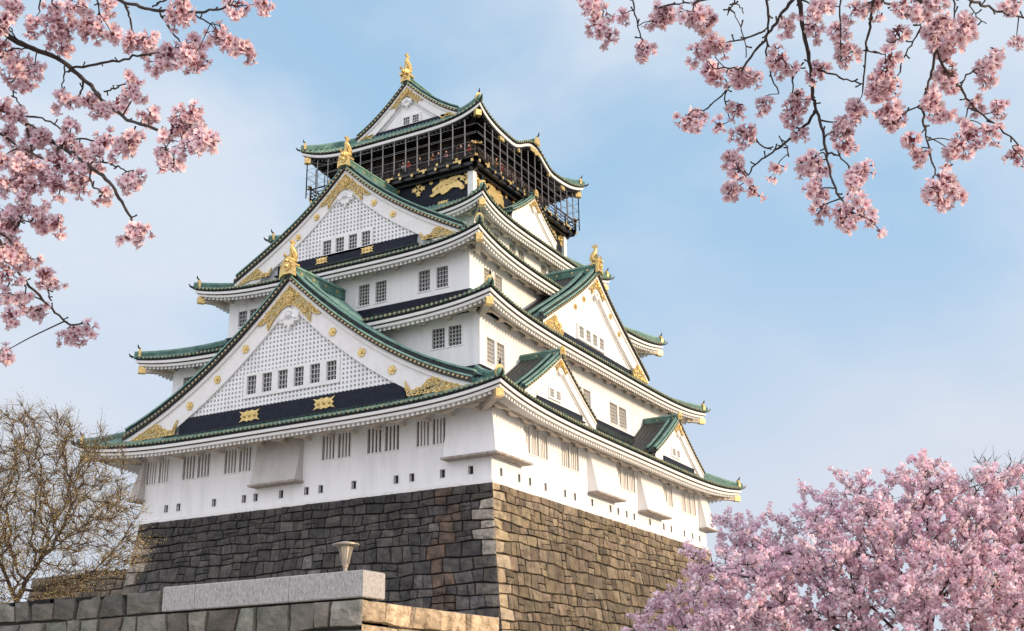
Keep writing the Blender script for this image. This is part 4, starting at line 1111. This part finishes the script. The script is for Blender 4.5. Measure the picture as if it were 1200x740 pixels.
def cherry_tree(root, blobs, label, seed, natt=900, clump=10, dens=1.0, fr=.062, tintbase=(1, 1, 1), name='cherry_tree', ball=.16, group='cherry trees in bloom right of the keep'):
    T = empty(name, root); tag(T, label, 'tree', group)
    A = sample_blobs(blobs, natt, seed)
    pos, par = colonize(root, A, .32, 2.2, .42, seed, (0, 0, 1), max(1.0, (min(b[0][2]-b[1][2] for b in blobs)-root[2])*.75))
    # extra twigs
    rg_ = np.random.RandomState(seed+1); rad = radii(par, .016, 2.2, .26)
    idx = np.nonzero(rad < .05)[0]
    ep, epar = [], []
    for i in idx:
        for _ in range(2):
            dv = pos[i]-pos[par[i]] if par[i] >= 0 else np.array([0, 0, 1.]); dv = dv/max(np.linalg.norm(dv), 1e-6)*.6+rg_.normal(0, .6, 3)+np.array([0, 0, .25]); dv /= np.linalg.norm(dv)
            pr_ = i; p = pos[i]
            for s_ in range(rg_.randint(1, 4)):
                p = p+dv*.2+rg_.normal(0, .02, 3); ep.append(p); epar.append(pr_); pr_ = len(pos)+len(ep)-1
    pos2 = np.vstack([pos, np.array(ep)]); par2 = np.concatenate([par, np.array(epar)])
    rad2 = np.concatenate([rad, np.full(len(ep), .008)])
    tw = rad2 < .036
    tr = tree_mesh(local(T, pos2), par2, rad2, 'branches', ['barkfar'], T)
    C = pos2[tw]; gn = np.sin(C[:, 0]*2.1+seed)*np.sin(C[:, 1]*1.9+1)*np.sin(C[:, 2]*2.6+2)+.5*np.sin(C[:, 0]*4.7+C[:, 2]*3.9); m_ = rg_.rand(len(C)) < dens*np.clip(.95+gn*.7, .15, 1); C = C[m_]
    cc = np.repeat(C, clump, 0); nrm = rg_.normal(0, 1, cc.shape); nrm /= np.linalg.norm(nrm, axis=1, keepdims=True)
    br_ = np.repeat(rg_.uniform(.5, 1.1, len(C))*ball, clump)[:, None]
    P = cc+nrm*br_*rg_.uniform(.6, 1.1, (len(cc), 1))+0
    V, Fa = stars(local(T, P), nrm+rg_.normal(0, .35, nrm.shape), rg_.uniform(.6, 1.15, len(P))*fr, 5, seed)
    tb = np.repeat(rg_.uniform(.72, 1.12, len(C)), clump)[:, None]*rg_.uniform(.85, 1.1, (len(cc), 1))*np.array(tintbase)
    pk = np.repeat(rg_.uniform(0, 1, len(C)), clump)[:, None]*.6+rg_.uniform(0, .4, (len(cc), 1))
    tint = tb*(np.array([[1, 1, 1]])*(1-pk)+np.array([[1.0, .75, .85]])*pk); tint = np.minimum(tint, 1.12)
    npmesh('blossom', V, Fa, 5, ['farpetal'], T, np.repeat(tint, 5, 0))
    return T
def blob(x, y, dist, r_, sc_=(1, 1, 1), w_=1):
    p = at(x, y, dist); R_ = r_/FPX*dist; return (tuple(p), (R_*sc_[0], R_*sc_[1], R_*sc_[2]), w_*r_*r_/1000)
def gbase(x, dist):
    p = at(x, 740, dist); return (p.x, p.y, -18.0)
cherry_tree(gbase(1085, 46), [blob(1085, 605, 46, 62), blob(1010, 625, 45, 66), blob(1150, 640, 46, 78), blob(1060, 700, 44, 90), blob(970, 690, 44, 75), blob(1210, 610, 47, 66), blob(1180, 740, 44, 95), blob(900, 650, 46, 52), blob(880, 720, 43, 72), blob(862, 625, 47, 27), blob(955, 590, 47, 22), blob(1000, 578, 46, 24), blob(1075, 560, 46, 28), blob(1120, 578, 46, 28), blob(820, 668, 45, 28)],
            'largest pink blossoming cherry tree filling the lower right corner', 11, 1700, 15)
cherry_tree(gbase(840, 50), [blob(800, 735, 50, 42), blob(860, 750, 50, 60), blob(765, 722, 50, 18), blob(750, 745, 50, 22), blob(795, 700, 50, 14)], 'smaller lower cherry tree overlapping the foot of the tan rampart', 17, 420, 15)
cherry_tree(gbase(1330, 52), [blob(1330, 640, 52, 110), blob(1260, 700, 52, 90), blob(1400, 720, 52, 90)], 'cherry tree mostly outside the right edge of the photo', 23, 500, 12)

def fine_tree(name, root, blobs, label, cat, seed, natt, leaf, leafr, leafn, tip=.012, twigs=4, trunk=4, group=None, mats=('barkfar', 'budleaf'), tintf=None, leafp=.5, step=.38, kill=.55, rmax=.35):
    T = empty(name, root); tag(T, label, cat, group)
    A = sample_blobs(blobs, natt, seed); pos, par = colonize(root, A, step, 3.0, kill, seed, (.05, 0, 1), trunk)
    rg_ = np.random.RandomState(seed+1); rad = radii(par, tip, 2.2, rmax); idx = np.nonzero(rad < .07)[0]; ep, epar, er = [], [], []
    for i in idx:
        for _ in range(twigs):
            dv = pos[i]-pos[par[i]] if par[i] >= 0 else np.array([0, 0, 1.]); dv = dv/max(np.linalg.norm(dv), 1e-6)*.8+rg_.normal(0, .55, 3)+np.array([0, 0, .15]); dv /= np.linalg.norm(dv)
            pr_ = i; p = pos[i]; n_ = rg_.randint(2, 5)
            for s_ in range(n_):
                dv = dv+rg_.normal(0, .16, 3); p = p+dv*.2; ep.append(p); epar.append(pr_); er.append(tip*(.8-.15*s_)); pr_ = len(pos)+len(ep)-1
    pos2 = np.vstack([pos, np.array(ep)]); par2 = np.concatenate([par, np.array(epar)]); rad2 = np.concatenate([rad, np.array(er)])
    tree_mesh(local(T, pos2), par2, rad2, 'branches', [mats[0]], T, 4)
    if leafn:
        C = np.array(ep); m_ = rg_.rand(len(C)) < leafp; C = C[m_]; cc = np.repeat(C, leafn, 0); P = cc+rg_.normal(0, .10, cc.shape)
        V, Fa = stars(local(T, P), rg_.normal(0, 1, P.shape), rg_.uniform(.5, 1.2, len(P))*leafr, 4, seed)
        tint = rg_.uniform(.6, 1.25, (len(P), 1))*np.ones((1, 3))
        if tintf is not None: tint = tint*tintf(P)
        npmesh('leaves', V, Fa, 4, [mats[1]], T, np.repeat(np.minimum(tint, 1.6), 4, 0))
    return T
rt_ = gbase(15, 52)
fine_tree('budding_tree', rt_, [blob(20, 570, 52, 92), blob(75, 560, 52, 70), blob(95, 620, 51, 66), blob(-60, 580, 52, 90), blob(130, 605, 50, 36, (1, 1, 1), 2), blob(140, 645, 50, 34, (1, 1, 1), 3), blob(112, 660, 50, 30, (1, 1, 1), 2), blob(40, 660, 51, 60), blob(-40, 680, 52, 60), blob(60, 520, 52, 34), blob(105, 545, 52, 36)],
          'spreading bare brown tree with golden young buds at the lower left', 'tree', 31, 1500, None, .023, 7, .013, 6, 4.0, leafp=.75, tintf=lambda P: np.where(P[:, 2:3] < -7.5, 1.25, .95))
fine_tree('bare_tree', gbase(1170, 75), [blob(1165, 572, 75, 36), blob(1200, 580, 75, 40), blob(1135, 590, 75, 30)], 'dark bare twiggy tree behind the cherry blossom at the right edge', 'tree', 41, 260, None, .05, 1, .018, 4, 9.0, mats=('barkfar', 'farpetal'), leafp=.12, step=.5, kill=.7)

# ------------------------------------------------------------------ blossoming branches overhead
def flower_cluster(seed, nfl, R_):
    """ball of five-petalled blossoms on short stalks, hanging from its centre"""
    r_ = random.Random(seed); mb = MB(); cs = []
    nsub = {9: 2, 17: 4, 27: 5, 38: 7}[nfl]; subs = [Vector((r_.gauss(0, 1), r_.gauss(0, 1), r_.gauss(0, 1))).normalized()*R_*r_.uniform(.35, .75) for _ in range(nsub)]
    for i in range(nfl):
        for _ in range(20):
            v = Vector((r_.gauss(0, 1), r_.gauss(0, 1), r_.gauss(-.25, 1))).normalized()
            if all((v-c).length > 1.25/math.sqrt(nfl)*1.35 for c in cs): break
        cs.append(v)
    for v in cs:
        sb = subs[cs.index(v) % nsub]; c = sb+(v+Vector((0, 0, -.25)))*r_.uniform(.016, .030); v = (c*.4+(c-sb)).normalized(); ax = (v+Vector((r_.gauss(0, .35), r_.gauss(0, .35), r_.gauss(0, .35)))).normalized()
        a = ax.orthogonal().normalized(); b = ax.cross(a); fr = .0158*r_.uniform(.85, 1.15); ph = r_.uniform(0, 6.28)
        dk = r_.uniform(.75, 1.05); op = r_.uniform(.15, .6)
        base = c-ax*.004
        mb.tube([sb, sb*.5+c*.5+v*.002, base-ax*.006], [.0009, .0009, .0011], 3, 1, False)
        while len(mb.t) < len(mb.v): mb.t.append((1, 1, 1))
        mb.tube([base-ax*.008, base-ax*.002, base+ax*.001], [.0014, .0026, .0020], 5, 1)
        while len(mb.t) < len(mb.v): mb.t.append((1, 1, 1))
        for k in range(5):
            t = ph+2*math.pi*k/5; e = a*math.cos(t)+b*math.sin(t); f = ax.cross(e)
            def pt(x, y, z): return tuple(base+e*x*fr+f*y*fr+ax*z*fr)
            w_ = r_.uniform(.40, .5); up_ = op
            n0 = len(mb.v)
            mb.v += [pt(.08, 0, .02), pt(.45, -w_*.85, .12+up_*.3), pt(.45, 0, .05+up_*.22), pt(.45, w_*.85, .12+up_*.3),
                     pt(.85, -w_*.8, .2+up_*.75), pt(.82, 0, .1+up_*.6), pt(.85, w_*.8, .2+up_*.75), pt(1.06, -w_*.3, .2+up_*1.0), pt(.95, 0, .16+up_*.85), pt(1.06, w_*.3, .2+up_*1.0)]
            for fc in ((0, 1, 2), (0, 2, 3), (1, 4, 5, 2), (2, 5, 6, 3), (4, 7, 8, 5), (5, 8, 9, 6)): mb.f.append(tuple(n0+q for q in fc)); mb.m.append(0)
            cin = (dk*.78, dk*.36, dk*.40); cm = (dk*.95, dk*.78, dk*.80); co = (dk*1.05, dk*1.0, dk*1.0)
            mb.t += [cin, cm, cm, cm, co, co, co, co, co, co]
        for k in range(6):
            t = r_.uniform(0, 6.28); e = (a*math.cos(t)+b*math.sin(t))*.35+ax; mb.tube([base, base+e*fr*.55], [.0004, .0005], 3, 1, False)
            while len(mb.t) < len(mb.v): mb.t.append((1.4, .9, .8))
    for sb in subs:
        mb.tube([(0, 0, 0), sb*.6, sb, sb*1.08], [.0016, .0014, .003, .001], 5, 1)
    # small dark bud scales in the middle
    for i in range(4):
        v = Vector((r_.gauss(0, 1), r_.gauss(0, 1), r_.gauss(0, 1))).normalized(); mb.tube([(0, 0, 0), v*.009, v*.016], [.003, .0035, .001], 5, 1)
    while len(mb.t) < len(mb.v): mb.t.append((1, 1, 1))
    o = mb.build('blossom_cluster', ['petal', 'calyx']); me = o.data; bpy.data.objects.remove(o); return me
CL = {s: [flower_cluster(100*n+i, n, R_) for i in range(4)] for s, n, R_ in (('s', 9, .024), ('m', 17, .036), ('l', 27, .048), ('x', 38, .058))}
def smooth(P, n=5):
    out_ = []
    P = [P[0]]+list(P)+[P[-1]]
    for i in range(1, len(P)-2):
        p0, p1, p2, p3 = [Vector(q) for q in P[i-1:i+3]]
        for j in range(n):
            t = j/n; out_.append(.5*((2*p1)+(-p0+p2)*t+(2*p0-5*p1+4*p2-p3)*t*t+(-p0+3*p1-3*p2+p3)*t**3))
    out_.append(Vector(P[-1])); return out_
def overhead(T, lines, clusters, depth, seed, extra):
    r_ = random.Random(seed); org = T.location; nodes = []
    for pts, w0, w1_ in lines:
        d = [depth(x, y) for x, y in pts]; P = smooth([at(x, y, q) for (x, y), q in zip(pts, d)])
        rad = [(w0+(w1_-w0)*i/(len(P)-1))*.5/FPX*d[0]*r_.uniform(.88, 1.12) for i in range(len(P))]
        P = [p+Vector((r_.gauss(0, .0022), r_.gauss(0, .0022), r_.gauss(0, .0022))) for p in P]
        nodes += [(p, q) for p, q in zip(P, rad)]
        mb = MB(); mb.tube([p-org for p in P], rad, 7)
        # knobbly spurs along the branch
        for i in range(2, len(P)-1, 3):
            if r_.random() < .8:
                v = Vector((r_.gauss(0, 1), r_.gauss(0, 1), r_.gauss(0, 1))).normalized(); q = P[i]-org
                mb.tube([q, q+v*.012, q+v*.02+Vector((0, 0, .003))], [.0026, .0024, .0032], 5)
        mb.build('branch', ['bark'], T, True)
    for (P, rad, nm) in extra:
        mb = MB(); mb.tube([Vector(p)-org for p in smooth(P)], list(np.interp(np.linspace(0, 1, (len(P)-1)*5+1), np.linspace(0, 1, len(rad)), rad)), 10); mb.build(nm, ['bark'], T, True)
    for x, y, r in clusters:
        dd = depth(x, y)+r_.uniform(-.06, .06); p = at(x, y, dd); Rw = r/FPX*dd
        s = 's' if Rw < .031 else 'm' if Rw < .044 else 'l' if Rw < .056 else 'x'
        q, qr = min(nodes, key=lambda n_: (n_[0]-p).length)
        reach = (q-p).length
        # keep the cluster near its twig in depth too
        o = bpy.data.objects.new('blossom_cluster', r_.choice(CL[s])); col.objects.link(o); o.parent = T; o.location = p-org
        o.rotation_euler = (r_.uniform(-.5, .5), r_.uniform(-.5, .5), r_.uniform(0, 6.28)); sc_ = {'s': Rw/.026, 'm': Rw/.038, 'l': Rw/.05, 'x': Rw/.06}[s]; o.scale = (max(.85, min(1.15, sc_)),)*3
        if reach > .015:
            mid = (q+p)/2+Vector((r_.gauss(0, .008), r_.gauss(0, .008), r_.gauss(0, .008)+.004)); mb = MB()
            mb.tube([v-org for v in smooth([q, mid, p], 4)], list(np.linspace(min(qr*.8, .0035), .0016, 9)), 5); mb.build('twig', ['bark'], T, True)
TL = empty('cherry_branch', at(-520, 480, 4.9)); TL.location.z = -18
tag(TL, 'blossoming cherry branches reaching in from the upper left', 'branch', 'overhanging cherry branches')
linesL = [([(-40, 8), (0, 35), (25, 52), (60, 65), (85, 82), (110, 105), (122, 120), (150, 140), (187, 153)], 7.5, 3), ([(84, 79), (120, 74), (150, 68), (178, 63), (205, 64)], 3, 2),
          ([(-40, 108), (0, 128), (30, 145), (65, 168), (100, 192), (125, 210), (140, 232), (152, 255), (158, 266)], 6, 2), ([(14, 137), (40, 137), (60, 143), (75, 155)], 2.4, 1.6), ([(65, 167), (95, 163), (120, 167)], 2.4, 1.6),
          ([(-40, 132), (0, 156), (30, 177), (56, 187)], 3.5, 1.8), ([(110, -22), (140, 0), (165, 8), (190, 12), (225, 15), (245, 13), (270, 7)], 4.5, 2), ([(186, 12), (200, 35), (213, 51)], 2.5, 1.6), ([(144, 2), (150, 15), (155, 35), (158, 46)], 2.6, 1.8),
          ([(225, 15), (247, 29)], 2.2, 1.6), ([(180, 8), (190, 1), (204, -8)], 2.2, 1.6), ([(-30, 245), (0, 283), (12, 308), (35, 335), (60, 362), (80, 379), (92, 381)], 4.2, 2), ([(-25, 262), (5, 277), (22, 292)], 2.6, 1.6), ([(31, 148), (37, 180), (35, 205), (30, 235), (22, 264), (17, 268)], 3, 1.8),
          ([(15, 262), (38, 258), (52, 250)], 2, 1.4), ([(85, -18), (92, 3), (105, 21)], 2.4, 1.5), ([(112, -15), (115, 2), (117, 18)], 2.4, 1.6), ([(56, -14), (62, 2), (66, 11)], 2, 1.4), ([(48, -10), (46, 14)], 2, 1.4), ([(76, 78), (74, 95), (71, 112)], 1.8, 1.3), ([(98, 96), (92, 115), (84, 121)], 2.4, 1.6),
          ([(122, 108), (135, 103), (148, 98)], 2.2, 1.5), ([(158, 148), (156, 165)], 2, 1.5), ([(187, 152), (192, 163), (195, 176)], 2, 1.5), ([(105, 194), (106, 212), (114, 222), (122, 226)], 2.3, 1.5), ([(104, 193), (120, 190), (135, 194), (150, 201)], 2.3, 1.6), ([(67, 170), (68, 190), (70, 196)], 1.8, 1.3),
          ([(-20, 72), (2, 67), (15, 57), (32, 57)], 2.5, 1.5), ([(-20, 15), (0, 25), (14, 36), (20, 52)], 1.8, 1.3), ([(12, 100), (18, 115), (28, 128)], 1.8, 1.4), ([(60, 352), (56, 340), (52, 328)], 1.6, 1.2), ([(12, 308), (9, 325), (10, 342)], 2, 1.4), ([(28, 328), (31, 344)], 1.6, 1.3)]
clL = [(8, 158, 12), (28, 178, 13), (40, 200, 14), (26, 215, 13), (2, 186, 13), (8, 262, 12), (20, 250, 12), (6, 300, 13), (40, 216, 11), (70, 186, 12), (96, 178, 11), (12, 60, 12), (3, 25, 13), (60, 45, 10), (92, 30, 11), (132, 42, 9), (71, 28, 20), (113, 34, 19), (14, 9, 15), (37, 31, 12), (73, 58, 13), (22, 84, 20), (41, 78, 13), (165, 45, 20), (152, 50, 12), (193, 77, 18), (199, 57, 14), (227, 67, 20), (228, 48, 14), (214, 9, 18), (205, 16, 10), (255, 40, 16), (283, 54, 20), (268, 50, 12), (277, 5, 14), (308, 4, 13), (155, 99, 15), (160, 110, 11), (137, 119, 12), (78, 118, 12), (108, 120, 15), (118, 131, 11), (84, 146, 12), (177, 134, 10),
       (203, 150, 14), (218, 133, 20), (228, 145, 15), (238, 164, 19), (222, 172, 12), (193, 183, 17), (205, 190, 10), (157, 165, 18), (145, 175, 12), (123, 168, 15), (118, 182, 11), (155, 205, 14), (148, 214, 9), (53, 162, 16), (38, 160, 12), (16, 134, 14), (4, 128, 12), (78, 171, 14), (66, 180, 11), (19, 193, 17), (6, 214, 14), (56, 205, 18), (84, 202, 16), (102, 199, 12), (71, 218, 12), (93, 214, 10), (121, 227, 10), (58, 265, 17), (70, 262, 10), (42, 245, 12), (162, 274, 13), (152, 278, 10), (172, 268, 9),
       (19, 297, 16), (33, 302, 12), (49, 323, 12), (61, 330, 11), (10, 343, 12), (29, 352, 13), (45, 364, 9), (14, 372, 12), (92, 391, 12), (78, 392, 10), (106, 388, 9), (1, 415, 14), (4, 250, 15), (10, 318, 12), (4, 288, 14), (30, 236, 11), (12, 270, 10), (95, 5, 12), (128, 8, 10), (84, 12, 10), (60, 8, 11), (30, 100, 9), (4, 52, 10)]
def depL(x, y): return 4.3+.35*math.sin(x*.013+1)+.25*math.sin(y*.017+x*.004)
JL = at(-260, 10, 4.5)
overhead(TL, linesL, clL, depL, 5, [([at(-38, 9, depL(-38, 9)), at(-130, -20, 4.5), JL], [.012, .02, .03], 'limb'), ([at(-38, 109, depL(-38, 109)), at(-140, 70, 4.5), JL], [.01, .016, .026], 'limb'), ([at(-38, 133, depL(-38, 133)), at(-140, 72, 4.5)], [.006, .012], 'limb'),
    ([at(112, -21, depL(112, -21)), at(0, -90, 4.5), at(-130, -60, 4.5), JL], [.008, .014, .02, .03], 'limb'), ([at(-29, 246, depL(-29, 246)), at(-90, 140, 4.4), at(-140, 72, 4.5)], [.007, .01, .013], 'limb'),
    ([at(-24, 263, depL(-24, 263)), at(-80, 215, 4.4), at(-93, 150, 4.4)], [.004, .006, .007], 'limb'), ([at(-19, 72, depL(-19, 72)), at(-90, 85, 4.5)], [.004, .006], 'limb'), ([at(-19, 15, depL(-19, 15)), at(-60, 2, 4.5)], [.003, .005], 'limb'),
    ([at(86, -17, depL(86, -17)), at(60, -48, 4.45)], [.004, .006], 'limb'), ([at(112, -14, depL(112, -14)), at(104, -26, 4.45)], [.004, .006], 'limb'), ([at(56, -13, depL(56, -13)), at(40, -62, 4.45)], [.003, .005], 'limb'), ([at(48, -9, depL(48, -9)), at(30, -66, 4.45)], [.003, .005], 'limb'),
    ([JL, at(-400, 150, 4.7), at(-500, 420, 4.9), TL.location], [.035, .08, .13, .19], 'trunk')])
TR = empty('cherry_branch', at(1700, 480, 5.2)); TR.location.z = -18
tag(TR, 'blossoming cherry branches hanging down from the upper right', 'branch', 'overhanging cherry branches')
linesR = [([(930, -30), (936, 0), (941, 36), (950, 81), (952, 112), (957, 130), (966, 162), (970, 193), (979, 220), (993, 246)], 6, 2.2), ([(957, 130), (939, 153), (921, 166), (905, 180), (885, 193), (874, 211)], 3.4, 1.8), ([(885, 166), (893, 171), (905, 177)], 1.6, 2), ([(969, 179), (984, 184), (997, 198)], 2.2, 1.5),
          ([(945, -30), (930, 0), (912, 22), (898, 45), (880, 67), (858, 99), (826, 130)], 4.4, 2), ([(897, -25), (898, 0), (901, 27), (898, 54), (903, 85), (914, 112)], 3.2, 1.6), ([(896, 37), (876, 45), (853, 50)], 2.4, 1.6), ([(871, 82), (852, 80), (835, 81)], 2, 1.5), ([(930, 117), (929, 94), (941, 73)], 1.6, 2),
          ([(1030, -30), (1024, 0), (1020, 27), (1015, 58), (1011, 108)], 4.4, 1.8), ([(982, -30), (984, 0), (985, 45), (985, 81)], 2.4, 1.5), ([(950, 81), (970, 85), (993, 94), (1011, 99)], 2.6, 1.6), ([(1070, -30), (1078, 0), (1087, 22), (1096, 49), (1103, 74), (1123, 99), (1137, 121), (1164, 144), (1193, 169)], 5, 2),
          ([(1097, 56), (1092, 85), (1083, 112), (1081, 135), (1087, 166), (1096, 204)], 3.4, 1.8), ([(1018, -25), (1033, 0), (1056, 13), (1080, 25)], 3.4, 2.2), ([(1082, 24), (1075, 40), (1065, 58), (1051, 90)], 2, 1.5), ([(1105, -25), (1135, 0), (1159, 9), (1177, 16), (1200, 21), (1235, 30)], 3.6, 2.2),
          ([(1115, -20), (1117, 0), (1119, 27), (1118, 58)], 2.2, 1.4), ([(880, -25), (840, -4), (808, 3), (781, 7), (768, 14)], 3, 1.8), ([(738, -25), (741, 0), (745, 22), (752, 47)], 2, 1.5), ([(870, -20), (862, 0), (857, 10), (852, 18)], 2, 1.3), ([(858, 3), (868, 8), (871, 16)], 1.5, 1.2), ([(875, 66), (868, 30), (855, 10)], 1.2, 1.2),
          ([(853, 99), (850, 120), (856, 138)], 2, 1.5), ([(912, 160), (922, 172), (924, 182)], 1.6, 1.3), ([(1010, 60), (1030, 62), (1045, 70)], 1.8, 1.4), ([(1038, 140), (1060, 133), (1080, 124)], 1.5, 2), ([(1070, 168), (1086, 150)], 1.4, 1.8), ([(1126, 100), (1140, 82), (1160, 76)], 2, 1.5), ([(1137, 121), (1130, 140)], 1.8, 1.4),
          ([(700, -25), (705, 5), (706, 20)], 2, 1.4), ([(1135, 0), (1142, 18), (1155, 28)], 1.6, 1.2), ([(1051, 47), (1040, 50)], 1.6, 1.2)]
clR = [(687, 9, 17), (706, 28, 18), (714, 38, 12), (732, 16, 8), (757, 58, 15), (775, 18, 18), (768, 25, 12), (812, 14, 18), (825, 25, 18), (838, 56, 19), (818, 62, 12), (829, 85, 14), (816, 141, 19), (806, 137, 13), (841, 90, 11), (876, 95, 19), (864, 88, 12), (871, 155, 17), (865, 123, 10), (842, 146, 8), (894, 121, 12), (860, 186, 16), (866, 200, 12), (860, 222, 17), (880, 222, 10), (912, 198, 9), (921, 31, 12),
       (914, 67, 15), (922, 78, 10), (955, 13, 14), (952, 30, 12), (930, 135, 16), (934, 112, 12), (940, 150, 10), (961, 81, 13), (993, 58, 17), (984, 36, 12), (1002, 9, 12), (1002, 126, 16), (990, 140, 11), (1038, 108, 20), (1030, 95, 14), (1051, 140, 18), (1040, 128, 14), (984, 153, 17), (993, 168, 12), (952, 186, 16), (945, 198, 10), (957, 225, 18), (962, 240, 11), (1011, 205, 19), (1002, 214, 12), (1002, 256, 19), (984, 250, 14), (1020, 258, 12), (1008, 240, 11), (1072, 166, 15), (1080, 176, 10), (1087, 117, 10), (1101, 24, 20), (1090, 38, 16), (1128, 31, 18),
       (1110, 52, 20), (1120, 42, 14), (1051, 36, 11), (1106, 86, 17), (1116, 98, 12), (1101, 130, 15), (1092, 112, 12), (1144, 115, 10), (1171, 128, 11), (1159, 76, 13), (1152, 86, 10), (1166, 58, 9), (1137, 158, 18), (1124, 168, 12), (1159, 153, 12), (1119, 180, 11), (1105, 217, 21), (1095, 222, 14), (1115, 226, 14), (1191, 178, 12), (1191, 45, 8), (1182, 3, 12), (1042, 67, 10), (1029, 4, 10), (1060, 4, 12), (1092, 6, 14), (1075, 12, 12), (970, 6, 10), (1040, 82, 12)]
def depR(x, y): return 4.0+.35*math.sin(x*.011)+.25*math.sin(y*.015+x*.006)
JR = at(1150, -170, 4.4)
ex = []
for (pts, w0, w1_) in linesR:
    x, y = pts[0]
    if y <= -20: ex.append(([at(x, y+1, depR(x, y+1)), at(x+(1050-x)*.15, -75, 4.25), at(x+(1150-x)*.45, -125, 4.35), JR], [w0*.5/FPX*4.2, w0*.6/FPX*4.2+.001, .012, .022], 'limb'))
ex.append(([JR, at(1400, -60, 4.7), at(1600, 200, 5.0), TR.location], [.035, .07, .12, .19], 'trunk'))
overhead(TR, linesR, clR, depR, 8, ex)
